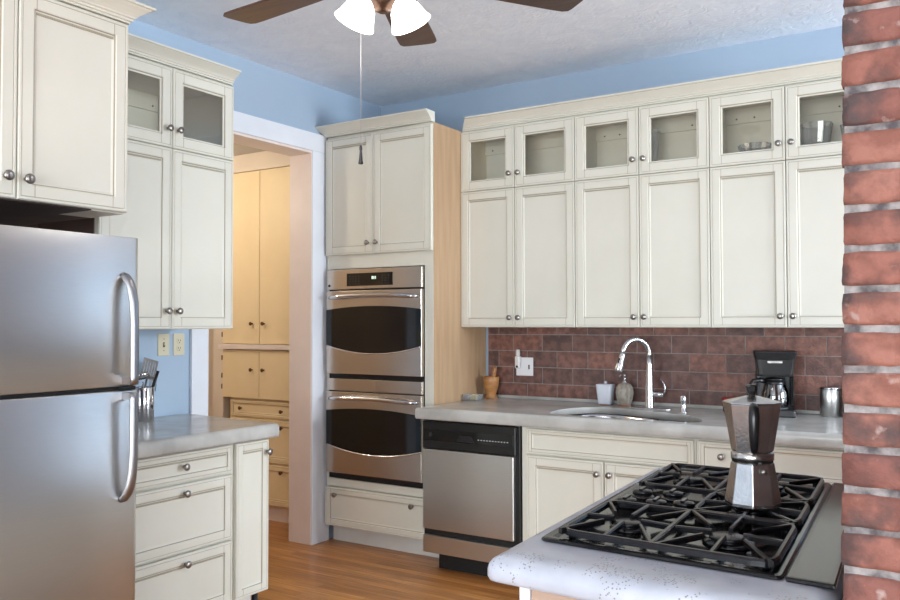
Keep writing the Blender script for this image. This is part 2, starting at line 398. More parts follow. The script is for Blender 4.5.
def crown(name, label, path, z0, z1, out=.066, m=None, skew=0., group='crown mouldings over the cabinets'):
    """Crown moulding: a profile swept along the plan path with mitred corners; outward is to the right of travel."""
    h = z1-z0
    prof = [(-.03, 0), (.006, 0), (.006, .10), (.013, .13), (.013, .24), (.019, .29), (.021, .36), (.030, .50), (.043, .66), (.054, .78), (.057, .84), (out, .86), (out, .99), (out-.004, 1.), (-.03, 1.)]
    P = [Vector((p[0], p[1])) for p in path]; rs = []
    for i, p in enumerate(P):
        a = (p-P[i-1]).normalized() if i > 0 else None
        b = (P[i+1]-p).normalized() if i < len(P)-1 else None
        na = Vector((a.y, -a.x)) if a else None; nb = Vector((b.y, -b.x)) if b else None
        if na and nb:
            mi = (na+nb).normalized(); k = 1/max(.3, mi.dot(na))
        else: mi = na or nb; k = 1
        ring = []
        for o, q in prof:
            w = mi*o*k
            if i == 0 and skew: w = w+b*skew*max(0, o)
            if i == len(P)-1 and skew: w = w-a*skew*max(0, o)*.0
            ring.append((p.x+w.x, p.y+w.y, z0+q*h))
        rs.append(ring)
    o = MB().rings(rs).build(name, m or M['cream'])
    return tag(o, label, 'moulding', group)

def shell(mb, x0, x1, y0, y1, z0, z1, t=.018, mi=0):
    """A hollow open-front carcass: sides, top, bottom and back as one shell."""
    o = [(x0, z0), (x1, z0), (x1, z1), (x0, z1)]; i = [(x0+t, z0+t), (x1-t, z0+t), (x1-t, z1-t), (x0+t, z1-t)]
    R = lambda q, y: [(a, y, b) for a, b in q]
    return mb.rings([R(i, y1-t), R(i, y0), R(o, y0), R(o, y1)], mis=[mi, 0, 0], cap0=True, cap1=True)

# ------------------------------------------------------------------ back wall: three tall wall cabinets
WZ0, WZS, WZT = 1.372, 2.215, 2.591
XS = [-2.783, -2.403, -2.010, -1.625, -1.238, -.858, -.473]
def wall_cabinet(label, loc, rz, w, depth, wm, knob_low, knob_up, group):
    """Two tall doors below two small glass doors; local x to the right, y into the wall; wm is where the two doors meet."""
    t = thing('wall_cabinet', label, 'cabinet', loc, rz, group)
    b = MB(); depth -= .003
    b.box(.0, w, .022, depth, 0, WZS-WZ0)
    shell(b, 0, w, .022, depth, WZS-WZ0, WZT-WZ0, mi=1)
    b.box(wm-.012, wm+.012, .022, .04, WZS-WZ0, WZT-WZ0)
    b.box(0, w, .022, .04, WZT-WZ0-.02, WZT-WZ0+.008)
    # dark shelf-pin holes and a hanging rail inside the glass section
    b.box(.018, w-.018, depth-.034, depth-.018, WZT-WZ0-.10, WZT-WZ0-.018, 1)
    for hx in (.075, .17, w-.17, w-.075): b.lathe([(.005, 0), (.004, .004)], (hx, depth-.034, WZT-WZ0-.075), '-y', 8, mi=2)
    b.build('body', [M['cream'], M['cream_in'], M['glaze_dark']], t)
    dz = WZS-WZ0; tz = WZT-WZ0
    front(t, 'door', 0, wm, 0, dz, knobs=[(wm-.030, knob_low-WZ0)])
    front(t, 'door', wm, w, 0, dz, knobs=[(wm+.030, knob_low-WZ0)])
    front(t, 'glass_door', 0, wm, dz, tz, st=.062, glass=True, knobs=[(wm-.030, knob_up-WZ0)])
    front(t, 'glass_door', wm, w, dz, tz, st=.062, glass=True, knobs=[(wm+.030, knob_up-WZ0)])
    return t
UF = 4.465
G = 'tall wall cabinets with glass tops'
for a, lab in ((0, 'cream wall cabinet with glass upper doors next to the oven tower, above the wooden mortar'),
               (2, 'cream wall cabinet with glass upper doors, the middle of three above the faucet'),
               (4, 'cream wall cabinet with glass upper doors beside the brick pillar, above the coffee maker')):
    wall_cabinet(lab, (XS[a], UF, WZ0), 0, XS[a+2]-XS[a], BY-UF, XS[a+1]-XS[a], 1.43, 2.30, G)
crown('crown_moulding', 'long cream crown moulding running over the three cabinets above the sink', [(XS[0], UF+.02), (XS[6], UF+.02)], 2.600, 2.672, .075, skew=.9)

# glassware behind the glass doors
def faceted(prof, n, c, mi=0):
    m = MB(); rs = []
    for k, (r, h) in enumerate(prof):
        rs.append([(c[0]+r*(1 if i % 2 else .86)*math.cos(2*PI*i/n), c[1]+r*(1 if i % 2 else .86)*math.sin(2*PI*i/n), c[2]+h) for i in range(n)])
    return m.rings(rs, mi, cap1=False)
GZ = WZS+.0185
tag(faceted([(.001, 0), (.040, 0), (.046, .01), (.040, .06), (.046, .14), (.058, .235), (.052, .235), (.040, .14), (.030, .04), (.001, .02)], 16, (-1.590, 4.555, GZ)).build('crystal_vase', M['crystal']),
    'upright cut crystal vase behind the middle glass door near the seam', 'vase')
def dish(label, x, y, r, h, n=20):
    return tag(faceted([(.001, 0), (r*.5, 0), (r*.8, h*.4), (r, h), (r*.95, h), (r*.74, h*.45), (r*.45, .008), (.001, .008)], n, (x, y, GZ)).build('crystal_dish', M['crystal']), label, 'dish', 'crystal in the last glass cabinet')
dish('low flat crystal dish behind the second glass door from the brick pillar', -1.03, 4.588, .090, .098, 28)
dish('deep cut crystal bowl behind the glass door nearest the brick pillar', -.735, 4.585, .085, .170)
dish('smaller crystal bowl partly hidden by the brick pillar in the glass cabinet', -.565, 4.60, .06, .150, 16)

# ------------------------------------------------------------------ oven tower
TY, TX0, TX1 = 4.16, -3.612, -2.783
tw = thing('oven_cabinet', 'tall cream cabinet housing the double oven beside the doorway', 'cabinet', (TX0, TY, 0))
W = TX1-TX0; D = BY-TY-.003
b = MB()
def tx(x): return x-TX0
b.box(0, W-.004, .022, D, 1.80, 2.60)
b.box(0, W-.004, .022, D, .10, .375)
b.box(0, tx(-3.592)-.003, .002, D, .10, 2.60); b.box(tx(-2.852)+.003, W-.004, .002, D, .10, 2.60)
b.box(tx(-3.592)-.003, tx(-2.852)+.003, .003, .05, 1.745, 1.832); b.box(tx(-3.592)-.003, tx(-2.852)+.003, .003, .05, .36, .41)
b.box(.016, W-.024, .45, D, .375, 1.80)
b.box(tx(-3.592)-.003, tx(-2.852)+.003, .003, .03, 2.584, 2.60)
b.build('body', M['cream'], tw, bevel=.0015)
MB().box(W-.0039, W, .004, D, .10, 2.60).box(W-.0039, W, .07, D, .0, .10).build('side_panel', M['maple'], tw)['label'] = 'bare maple side panel'
MB().box(.0, W-.004, .066, .085, 0, .10).build('toe_board', M['toe'], tw)
sm = W*.466
front(tw, 'door', 0, sm, 1.830, 2.585, y=-.019, knobs=[(sm-.034, 1.900)])
front(tw, 'door', sm, W-.002, 1.830, 2.585, y=-.019, knobs=[(sm+.034, 1.900)])
front(tw, 'drawer', 0, W-.002, .112, .358, y=-.019, st=.048, knobs=[(.094, .312), (W-.140, .306)], rope=False)
crown('crown_moulding', 'short cream crown moulding over the oven cabinet', [(TX0+.004, TY+.10), (TX0+.004, TY-.015), (TX1, TY-.015)], 2.601, 2.664, .066)

# double oven
OX0, OX1 = -3.592, -2.852; OW = OX1-OX0
ov = thing('double_oven', 'stainless steel double wall oven with black arched windows', 'oven', (OX0, TY, .41))
zz = lambda z: z-.41
MB().box(.006, OW-.006, .01, .43, zz(.42), zz(1.735)).box(0.004, OW-.004, -.004, .012, zz(.415), zz(1.738)).build('case', M['slot'], ov)
cp = MB(); cp.box(0, OW, -.024, .0, zz(1.612), zz(1.738)); cpo = cp.build('control_panel', M['steel_warm'], ov, bevel=.004)
MB().box(.165, .165+.36, -.027, -.020, zz(1.632), zz(1.712)).build('display_panel', M['black_glass'], cpo, bevel=.001)
MB().box(.365, .382, -.0282, -.026, zz(1.672), zz(1.690)).box(.388, .398, -.0282, -.026, zz(1.672), zz(1.690)).build('clock_digits', M['display'], cpo)
kp = MB(); kq = MB()
for c in range(4):
    for r in range(4):
        kp.box(.185+c*.024, .197+c*.024, -.0278, -.026, zz(1.642+r*.016), zz(1.648+r*.016))
        if c < 3: kq.box(.440+c*.024, .452+c*.024, -.0278, -.026, zz(1.642+r*.016), zz(1.648+r*.016))
kp.build('keypad', M['panel_ink'], cpo); kq.build('keypad', M['panel_ink'], cpo)
MB().lathe([(.009, 0), (.009, .002), (.007, .003)], (.020, -.024, zz(1.638)), '-y', 16).build('badge', M['panel_ink'], cpo)
def oven_door(z0, z1):
    d = MB().box(0, OW, -.030, 0, z0, z1); do = d.build('oven_door', M['steel_warm'], ov, bevel=.004)
    # black glass with bowed top and bottom edges, across the whole door
    N = 24; top = []; bot = []
    zt, zb, bow = z1-.125, z0+.170, .050
    for i in range(N+1):
        u = i/N; x = .0015+u*(OW-.003); s = 1-(2*u-1)**2
        top.append((x, zt+bow*.45*s+.004)); bot.append((x, zb-bow*s+.012))
    MB().prism(top+bot[::-1], -.0325, -.028).build('window_glass', M['black_glass'], do)
    rim = MB().tube([(x, -.0315, z-.002) for x, z in bot], .004, 8); rim.build('window_rim', M['steel_bright'], do)
    h = MB(); pts = []
    for i in range(21):
        u = i/20; x = .030+u*(OW-.06); s = 1-(2*u-1)**2
        pts.append((x, -.040-.032*min(1, s*2.2), z1-.045+.012*s))
    h.tube(pts, .011, 12, radii=[.008+.005*min(1, 3*(1-(2*i/20-1)**2)) for i in range(21)])
    for x in (.036, OW-.036): h.lathe([(.011, .026), (.010, .05)], (x, 0, z1-.043), '-y', 12)
    h.build('handle', M['steel_bright'], do)
oven_door(zz(1.078), zz(1.604))
MB().box(0, OW, -.022, 0, zz(.972), zz(1.048)).build('vent_trim', M['steel_warm'], ov, bevel=.003)
oven_door(zz(.452), zz(.966))

# ------------------------------------------------------------------ backsplash on the back wall
CZ = .918
bs = MB(); bs.box(-2.765, .6, BY-.006, BY-.0002, CZ+.0005, 1.3715, 4)
z = .913; row = 0
while z < 1.38:
    x = -2.478-.206*2-(.1 if row % 2 else 0)
    while x < .6:
        xa, xb, za, zb = max(x, -2.765)+.0025, min(x+.206, .6)-.0025, max(z, CZ)+.0025, min(z+.1028, 1.3745)-.0025
        if xb-xa > .01 and zb-za > .005: bs.box(xa, xb, BY-.0085-random.uniform(0, .001), BY-.004, za, zb, random.randrange(4))
        x += .206
    z += .1028; row += 1
tag(bs.build('tile_backsplash', TL+[M['grout']], bevel=.0012, seg=1), 'brown brick-look tile backsplash on the wall behind the sink', 'backsplash')
tag(MB().box(-2.775, .6, BY-.030, BY-.0125, .9185, .937).build('backsplash_ledge', M['counter'], bevel=.003), 'low grey concrete ledge strip along the foot of the tile backsplash', 'ledge')

# ------------------------------------------------------------------ base run under the back wall
DF = 3.985; CZ, CB = .918, .853
def base_cab(label, x0, x1, group='base cabinets under the sink counter'):
    t = thing('base_cabinet', label, 'cabinet', (x0, DF, 0), 0, group)
    w = x1-x0
    c = MB()
    # open-topped carcass so that sink bowls hang inside
    o = [(0, .022), (w, .022), (w, BY-DF-.02), (0, BY-DF-.02)]; q = [(.02, .045), (w-.02, .045), (w-.02, BY-DF-.04), (.02, BY-DF-.04)]
    R = lambda p, z: [(a, bb, z) for a, bb in p]
    c.rings([R(q, .13), R(q, CB-.001), R(o, CB-.001), R(o, .105)])
    c.build('body', M['cream'], t)
    MB().box(0, w, .10, .12, 0, .108).build('toe_board', M['toe'], t)
    return t, w
t, w = base_cab('cream sink base cabinet with two doors between dishwasher and drawer unit', -2.114, -1.186)
front(t, 'false_drawer', .034, w-.006, .707, .844, st=.032, rope=False)
front(t, 'door', .034, .469, .112, .703, knobs=[(.469-.032, .640)])
front(t, 'door', .471, w-.006, .112, .703, knobs=[(.471+.032, .640)])
t, w = base_cab('cream base cabinet with a two-knob drawer behind the cooktop', -1.184, -.260)
front(t, 'drawer', .012, w-.012, .690, .844, st=.032, knobs=[(.124, .778), (w-.124, .778)], rope=False)
front(t, 'door', .012, w/2, .112, .686, knobs=[(w/2-.032, .630)])
front(t, 'door', w/2, w-.012, .112, .686, knobs=[(w/2+.032, .630)])

t, w = base_cab('cream base cabinet behind the brick pillar at the counter end', -.256, .540)
front(t, 'drawer', .012, w-.012, .690, .844, st=.032, knobs=[(.124, .778), (w-.124, .778)], rope=False)
front(t, 'door', .012, w/2, .112, .686, knobs=[(w/2-.032, .630)])
front(t, 'door', w/2, w-.012, .112, .686, knobs=[(w/2+.032, .630)])

# dishwasher
dw = thing('dishwasher', 'stainless dishwasher with black control strip under the counter end', 'dishwasher', (-2.741, DF, 0))
MB().box(0, .622, .022, .58, .10, .848).box(.58, .622, .004, .0215, .10, .848).build('case', M['black_dw'], dw, bevel=.002)
cp = MB().box(.004, .604, -.012, .024, .690, .844).build('control_panel', M['black_dw'], dw, bevel=.005)
MB().box(.012, .590, -.0135, -.011, .735, .800).build('fascia', M['black_gloss'], cp, bevel=.003)
MB().prism([(.235, .742), (.255, .775), (.330, .775), (.352, .742)], -.017, -.012).build('latch', M['black_plastic'], cp, bevel=.002)
lg = MB()
for k in range(11): lg.box(.372+k*.018, .381+k*.018, -.0142, -.0130, .757, .762)
lg.build('button_legend', M['print_gray'], cp)
MB().lathe([(.012, 0), (.012, .001), (.009, .0015)], (.062, -.0135, .770), '-y', 16).build('badge', M['panel_ink'], cp)
MB().box(.008, .592, -.014, .022, .238, .686).build('door', M['steel'], dw, bevel=.004)
MB().box(.006, .600, .006, .03, .200, .240).build('vent_gap', M['slot'], dw)
MB().box(.008, .600, -.012, .022, .105, .202).build('access_panel', M['steel'], dw, bevel=.003)
MB().box(.06, .622, .075, .11, 0, .112).build('toe_kick', M['slot'], dw)

# back counter with a sink cut-out: edge rings round the outside, hole filled by triangulation
import bmesh
def with_small_corners(pts, r):
    out = []; n = len(pts)
    for i in range(n):
        p = Vector(pts[i]); a = (Vector(pts[i-1])-p).normalized(); b2 = (Vector(pts[(i+1) % n])-p).normalized()
        for k in range(4):
            t = k/3; q0, q1 = p+a*r, p+b2*r
            out.append(q0*(1-t)**2+p*2*t*(1-t)+q1*t*t)
    return out
def counter(name, outline, z1, z0, hole, prof, m, label, cat='countertop', xf=None, radius=.012, lip=.034):
    """Slab with a moulded edge; outline counter-clockwise; prof is (inset, z) from the top flat down; hole optional."""
    from mathutils.geometry import tessellate_polygon
    n = len(outline); P = [Vector(p) for p in outline]
    def inset(d):
        r = []
        for i in range(n):
            a = (P[i]-P[i-1]).normalized(); b2 = (P[(i+1) % n]-P[i]).normalized()
            na, nb = Vector((-a.y, a.x)), Vector((-b2.y, b2.x)); mi = (na+nb).normalized()
            r.append(P[i]+mi*d/max(.4, mi.dot(na)))
        return with_small_corners(r, max(.002, radius-d))
    bm = bmesh.new(); loops = []
    for d, zq in prof:
        loops.append([bm.verts.new((p.x, p.y, zq)) for p in inset(d)])
    m_ = len(loops[0])
    for la, lb in zip(loops, loops[1:]):
        for i in range(m_):
            j = (i+1) % m_; bm.faces.new((la[i], lb[i], lb[j], la[j])).smooth = True
    h1 = [bm.verts.new((p[0], p[1], z1)) for p in hole] if hole else []
    h0 = [bm.verts.new((p[0], p[1], z1-lip)) for p in hole] if hole else []
    for i in range(len(h1)):
        j = (i+1) % len(h1); bm.faces.new((h1[i], h1[j], h0[j], h0[i])).smooth = True
    if hole:
        hc = sum((Vector(p) for p in hole), Vector((0, 0)))/len(hole)
        g1 = [bm.verts.new((*(Vector(p)+(Vector(p)-hc).normalized()*.045), z1-lip)) for p in hole]
        g0 = [bm.verts.new((v.co.x, v.co.y, z0)) for v in g1]
        for q0, q1 in ((h0, g1), (g1, g0)):
            for i in range(len(q0)):
                j = (i+1) % len(q0); bm.faces.new((q0[i], q0[j], q1[j], q1[i])).smooth = True
    else: g0 = []
    for outer, inner in ((loops[0], h1), (loops[-1], g0)):
        # separate copies of the rim keep the flat faces flat-shaded
        vs = [bm.verts.new(v.co) for v in outer+inner]
        polys = [[v.co.copy() for v in outer]]+([[v.co.copy() for v in inner]] if inner else [])
        for t3 in tessellate_polygon(polys): bm.faces.new([vs[i] for i in t3])
    up = {f: f.calc_center_median().z for f in bm.faces}
    bmesh.ops.recalc_face_normals(bm, faces=bm.faces)
    for f in bm.faces:
        if not f.smooth and ((f.normal.z < 0) == (up[f] > (z0+z1)/2)): f.normal_flip()
    if xf:
        for v in bm.verts: v.co = Vector(xf(v.co))
    me = bpy.data.meshes.new(name); bm.to_mesh(me); bm.free(); me.materials.append(m)
    o = bpy.data.objects.new(name, me); COL.objects.link(o)
    return tag(o, label, cat)
def smooth_loop(pts, n=8):
    """Closed Catmull-Rom through plan points."""
    out = []; N = len(pts)
    for i in range(N):
        p0, p1, p2, p3 = (Vector(pts[(i+k-1) % N]) for k in range(4))
        for j in range(n):
            t = j/n
            out.append(.5*((2*p1)+(p2-p0)*t+(2*p0-5*p1+4*p2-p3)*t*t+(3*p1-p0-3*p2+p3)*t**3))
    return out
EDGE = lambda z1, z0: [(.022, z1), (.014, z1-.001), (.007, z1-.005), (.002, z1-.012), (0, z1-.022), (0, z0+.012), (.003, z0+.003), (.008, z0)]
SINK = smooth_loop([(-2.005, 4.13), (-1.95, 4.06), (-1.72, 4.045), (-1.42, 4.05), (-1.22, 4.06), (-1.20, 4.16), (-1.30, 4.33), (-1.45, 4.40), (-1.60, 4.46), (-1.80, 4.52), (-1.95, 4.46), (-2.015, 4.30)])
counter('countertop', [(-2.779, 3.953), (.55, 3.953), (.55, BY-.002), (-2.779, BY-.002)], CZ, CB, SINK, EDGE(CZ, CB), M['counter'],
        'long grey concrete countertop over the dishwasher with the sink cut into it')
# undermount double bowl
sk = thing('sink', 'undermount stainless double bowl sink set into the concrete counter', 'sink', (-1.6, 4.25, .62))
def bowl(pts, zt, zb, name='bowl'):
    c = sum((Vector(p) for p in pts), Vector((0, 0)))/len(pts)
    def sc(k, z): return [((c+(Vector(p)-c)*k).x+1.6, (c+(Vector(p)-c)*k).y-4.25, z-.62) for p in pts]
    m = MB().rings([sc(1.02, zt), sc(1., zt-.004), sc(.98, zt-.02), sc(.95, zb+.03), sc(.90, zb+.008), sc(.6, zb), sc(.1, zb-.003)], smooth=True, cap0=False)
    return m.build(name, M['steel_bright'], sk)
bowl(smooth_loop([(-2.0, 4.13), (-1.95, 4.055), (-1.60, 4.05), (-1.50, 4.09), (-1.49, 4.38), (-1.62, 4.46), (-1.80, 4.515), (-1.95, 4.455), (-2.01, 4.30)]), CZ-.0355, .66)
bowl(smooth_loop([(-1.46, 4.08), (-1.42, 4.055), (-1.23, 4.06), (-1.205, 4.10), (-1.21, 4.18), (-1.30, 4.32), (-1.43, 4.36), (-1.465, 4.30)]), CZ-.0355, .68)
rimm = MB(); k = len(SINK)
ctr = Vector((-1.62, 4.24))
rimm.rings([[(p.x+1.6, p.y-4.25, CZ-.036-.62) for p in [q+(q-ctr).normalized()*.030 for q in SINK]], [(p.x+1.6, p.y-4.25, CZ-.036-.62) for p in [q-(q-ctr).normalized()*.010 for q in SINK]]], cap0=False, cap1=False)
rimm.box(-1.487+1.6, -1.468+1.6, 4.07-4.25, 4.38-4.25, CZ-.055-.62, CZ-.036-.62)
rimm.build('flange', M['steel_bright'], sk)

# faucet
FX, FY = -1.612, 4.575
fa = thing('faucet', 'tall satin gooseneck pull-down faucet behind the sink', 'faucet', (FX, FY, CZ))
MB().prism(with_small_corners([(-.125, -.028), (.125, -.028), (.125, .028), (-.125, .028)], .024), 0, .006, plane='xy').build('deck_plate', M['chrome'], fa, bevel=.002)
MB().lathe([(.027, .006), (.027, .012), (.024, .02), (.023, .12), (.020, .17), (.016, .24), (.0145, .30)], n=24).build('body', M['chrome'], fa)
ang = math.atan2(-.15, -.115); dx, dy = math.cos(ang), math.sin(ang); Rg = .085
pts = [(0, 0, .29), (0, 0, .303)]
for i in range(1, 17):
    a = PI*i/16*.97; u = Rg*(1-math.cos(a)); pts.append((dx*u, dy*u, .303+Rg*math.sin(a)))
MB().tube(pts, .0135, 14).build('gooseneck', M['chrome'], fa)
e = Vector(pts[-1]); tdir = (e-Vector(pts[-2])).normalized()+Vector((dx*.12, dy*.12, 0)); tdir.normalize()
sp = [e+tdir*q for q in (-.004, .01, .03, .065, .095, .102)]
so = MB().tube(sp, .014, 16, radii=[.0145, .0165, .0165, .021, .0235, .021]).build('spray_head', M['chrome'], fa)
MB().tube([e+tdir*.028+Vector((-dy*.0-.004, -.0155, 0)), e+tdir*.055+Vector((-.004, -.018, 0))], .006, 8).build('spray_button', M['black_plastic'], so)
lv = MB().tube([(.015, -.004, .085), (.05, -.008, .083), (.086, -.012, .082)], .0135, 14)
lvo = lv.build('lever_barrel', M['chrome'], fa)
MB().tube([(.080, -.012, .086), (.094, -.014, .10), (.096, -.014, .125), (.085, -.012, .15), (.067, -.01, .17)], .006, 10, radii=[.009, .0085, .007, .006, .005], flat=.6).build('lever', M['chrome'], lvo)
sd = thing('soap_dispenser', 'small chrome deck soap dispenser beside the faucet plate', 'dispenser', (-1.388, 4.468, CZ))
MB().lathe([(.020, 0), (.020, .006), (.014, .010), (.0135, .055), (.016, .06), (.016, .088), (.012, .092)], n=18).build('body', M['chrome'], sd)
MB().tube([(0, 0, .080), (.004, -.02, .082), (.006, -.034, .077)], .006, 10).build('nozzle', M['chrome'], sd)

# things on the back counter
pb = thing('pump_bottle', 'mottled stone soap pump bottle behind the sink', 'bottle', (-1.79, 4.66, CZ))
fl = MB(); rs = []
for r, h in ((.030, 0), (.034, .004), (.034, .012), (.044, .04), (.050, .075), (.046, .105), (.034, .125), (.018, .132)):
    rs.append([(r*(1+.05*math.cos(12*2*PI*i/72))*math.cos(2*PI*i/72), r*(1+.05*math.cos(12*2*PI*i/72))*math.sin(2*PI*i/72), h) for i in range(72)])
fl.rings(rs, smooth=True).build('body', M['stone_ceramic'], pb)
MB().lathe([(.036, 0), (.037, .003), (.035, .010)], n=24).build('foot', M['copper_foot'], pb)
pm = MB().lathe([(.014, .130), (.014, .142), (.007, .146), (.006, .17), (.011, .172), (.011, .182), (.003, .184)], n=16)
pm.tube([(0, 0, .178), (-.012, -.028, .178), (-.016, -.040, .172)], .005, 8).build('pump', M['chrome'], pb)
tb = thing('tumbler', 'white frosted ceramic tumbler with a peg top behind the sink', 'tumbler', (-1.905, 4.655, CZ))
m = MB(); rs = []
for s, h in ((.037, .006), (.039, .015), (.045, .07), (.050, .118), (.047, .122), (.018, .124)):
    c = with_small_corners([(-s, -s*.8), (s, -s*.8), (s, s*.8), (-s, s*.8)], s*.35)
    rs.append([(p.x, p.y, h) for p in c])
m.rings(rs, smooth=True).build('body', M['frosted'], tb)
MB().lathe([(.010, .123), (.009, .137), (.004, .140)], n=14).build('peg', M['frosted'], tb)
MB().box(-.030, .030, -.026, .026, 0, .0065).build('foot', M['copper_foot'], tb, bevel=.003)

mo = thing('mortar', 'turned wooden mortar in the corner by the maple panel', 'mortar', (-2.688, 4.675, CZ))
MB().lathe([(.001, 0), (.040, 0), (.042, .008), (.034, .02), (.030, .03), (.036, .04), (.046, .075), (.051, .115), (.052, .137), (.050, .140), (.045, .138), (.042, .11), (.030, .06), (.001, .05)], n=32, cap0=False, cap1=False).build('bowl', M['wood_turned'], mo)
pe = tag(MB().tube([(-2.688, 4.672, CZ+.055), (-2.672, 4.668, CZ+.12), (-2.655, 4.664, CZ+.185), (-2.650, 4.663, CZ+.205)], .012, 14, radii=[.020, .014, .0125, .009]).build('pestle', M['wood_turned']), 'wooden pestle leaning out of the turned mortar', 'pestle')
gd = thing('glass_dish', 'small rectangular clear glass dish in front of the mortar', 'dish', (-2.715, 4.49, CZ))
shell_ = MB(); o_ = [(-.055, -.035), (.055, -.035), (.055, .035), (-.055, .035)]
R = lambda k, z: [(x*k, y*k, z) for x, y in o_]
shell_.rings([R(.86, 0), R(1, .038), R(.95, .038), R(.83, .006)]).build('body', M['crystal'], gd, bevel=.002)
tag(MB().box(-2.722, -2.682, 4.470, 4.508, CZ+.0065, CZ+.036).build('butter_block', M['sponge'], bevel=.004), 'pale yellow block sitting in the small glass dish', 'butter')

jr = thing('small_jar', 'short black jar with a red lid behind the moka pot', 'jar', (-1.170, 4.60, CZ))
MB().lathe([(.001, 0), (.040, 0), (.045, .01), (.046, .05), (.044, .056)], n=24).build('body', M['black_gloss'], jr)
lid = MB(); rs = []
for r, h in ((.047, .056), (.050, .060), (.050, .078), (.044, .082), (.001, .083)):
    rs.append([(r*(1+.03*(i % 2))*math.cos(2*PI*i/40), r*(1+.03*(i % 2))*math.sin(2*PI*i/40), h) for i in range(40)])
lid.rings(rs).build('lid', M['red'], jr)

# coffee maker
cm = thing('coffee_maker', 'black drip coffee maker on the counter behind the moka pot', 'coffee maker', (-.955, 4.62, CZ), math.radians(13))
def rr(w, d, r=.02, oy=0): return with_small_corners([(-w, -d+oy), (w, -d+oy), (w, d+oy), (-w, d+oy)], r)
base = MB().rings([[(p.x, p.y, z) for p in rr(a, c, .03)] for a, c, z in ((.098, .125, 0), (.100, .127, .006), (.098, .125, .032), (.092, .118, .040))])
base.build('base', M['black_plastic'], cm, bevel=.002)
MB().lathe([(.062, .040), (.062, .044), (.058, .045)], (0, -.045, 0), n=28).build('warming_plate', M['fridge_gray'], cm)
MB().rings([[(p.x, p.y, z) for p in rr(a, .045, .02, .078)] for a, z in ((.094, .036), (.092, .12), (.094, .22))]).build('column', M['black_plastic'], cm)
hd = MB().rings([[(p.x, p.y, z) for p in rr(a, c, .03)] for a, c, z in ((.086, .112, .205), (.088, .115, .215), (.096, .122, .290), (.104, .130, .322), (.106, .132, .330), (.100, .126, .334))])
ho = hd.build('brew_head', M['black_plastic'], cm, bevel=.0015)
MB().box(-.036, .036, -.1225, -.116, .272, .286).build('nameplate', M['nickel'], ho, bevel=.002)
MB().box(.070, .092, -.075, .0, .05, .205).build('water_gauge', M['black_gloss'], cm, bevel=.006)
ca = thing('carafe', 'glass coffee carafe with black handle inside the coffee maker', 'carafe', (-.945, 4.577, CZ+.0455), math.radians(13))
MB().lathe([(.001, 0), (.056, 0), (.064, .012), (.068, .04), (.064, .075), (.052, .115), (.046, .130), (.044, .130), (.050, .112), (.061, .075), (.065, .04), (.060, .012), (.001, .006)], n=36, cap0=False, cap1=False).build('glass_body', M['carafe'], ca)
MB().lathe([(.051, .116), (.0525, .118), (.048, .138), (.046, .138)], n=36).build('collar', M['black_plastic'], ca)
MB().lathe([(.048, .138), (.048, .146), (.03, .150), (.001, .151)], n=28).build('lid', M['black_plastic'], ca)
MB().tube([(-.046, -.018, .130), (-.075, -.03, .138), (-.104, -.042, .134), (-.118, -.048, .115), (-.128, -.052, .075), (-.132, -.054, .04)], .010, 10, radii=[.011, .012, .012, .011, .010, .009]).build('handle', M['black_plastic'], ca)

def canister(label, x, y, r, h):
    t = thing('canister', label, 'canister', (x, y, CZ), 0, 'steel canisters by the brick pillar')
    MB().lathe([(.001, 0), (r-.004, 0), (r, .004), (r, h-.012), (r-.001, h-.010)], n=36).build('body', M['steel'], t)
    MB().lathe([(r+.001, h-.012), (r+.002, h-.008), (r+.001, h-.001), (r-.006, h), (.001, h)], n=36).build('lid', M['steel_bright'], t)
canister('steel canister standing clear beside the coffee maker', -.700, 4.70, .050, .150)
canister('steel canister half hidden by the brick pillar', -.592, 4.69, .050, .148)

# outlet on the tile with a plug-in
ou = thing('outlet', 'white outlet plate on the brown tile backsplash', 'outlet', (-2.492, BY-.0135, 1.122))
MB().box(-.060, .060, -.006, 0, -.058, .058).build('plate', M['white_plastic'], ou, bevel=.003)
MB().box(.018, .046, -.0075, -.005, -.034, .034).build('receptacle', M['white_plastic'], ou, bevel=.002)
MB().box(.027, .0375, -.0085, -.007, -.016, .012).build('slots', M['almond_dark'], ou)
pl = thing('plug_in_freshener', 'frosted plug-in air freshener sticking up from the white outlet plate', 'air freshener', (-2.530, BY-.020, 1.13))
MB().box(-.018, .018, -.030, 0, -.02, .06).build('body', M['plug_clear'], pl, bevel=.008)
MB().lathe([(.013, .055), (.015, .07), (.013, .098), (.006, .10)], (0, -.016, 0), n=16).build('vial', M['plug_clear'], pl)
MB().lathe([(.008, 0), (.007, .004)], (0, -.030, -.008), '-y', 14).build('button', M['slot'], pl)

# ------------------------------------------------------------------ left wall (fronts face +x): local x = world +y
RZ = PI/2
LUX = -3.194
wall_cabinet('cream wall cabinet with glass upper doors beside the doorway, over the utensil crock', (LUX, 2.210, WZ0), RZ, .760, LUX-LW, .382, 1.457, 2.302, G)
MB().box(-.006, -.0005, .03, LUX-LW-.003, 0, 1.215).build('end_shade_panel', M['underside'], bpy.data.objects['wall_cabinet.003'])['label'] = 'dark end panel added for the alcove shade'  # added dark panel: paints in the shade on the cabinet end
crown('crown_moulding', 'cream crown moulding over the glass-topped cabinet beside the doorway', [(LUX-.01, 2.05), (LUX-.01, 2.964)], 2.600, 2.664, .066)

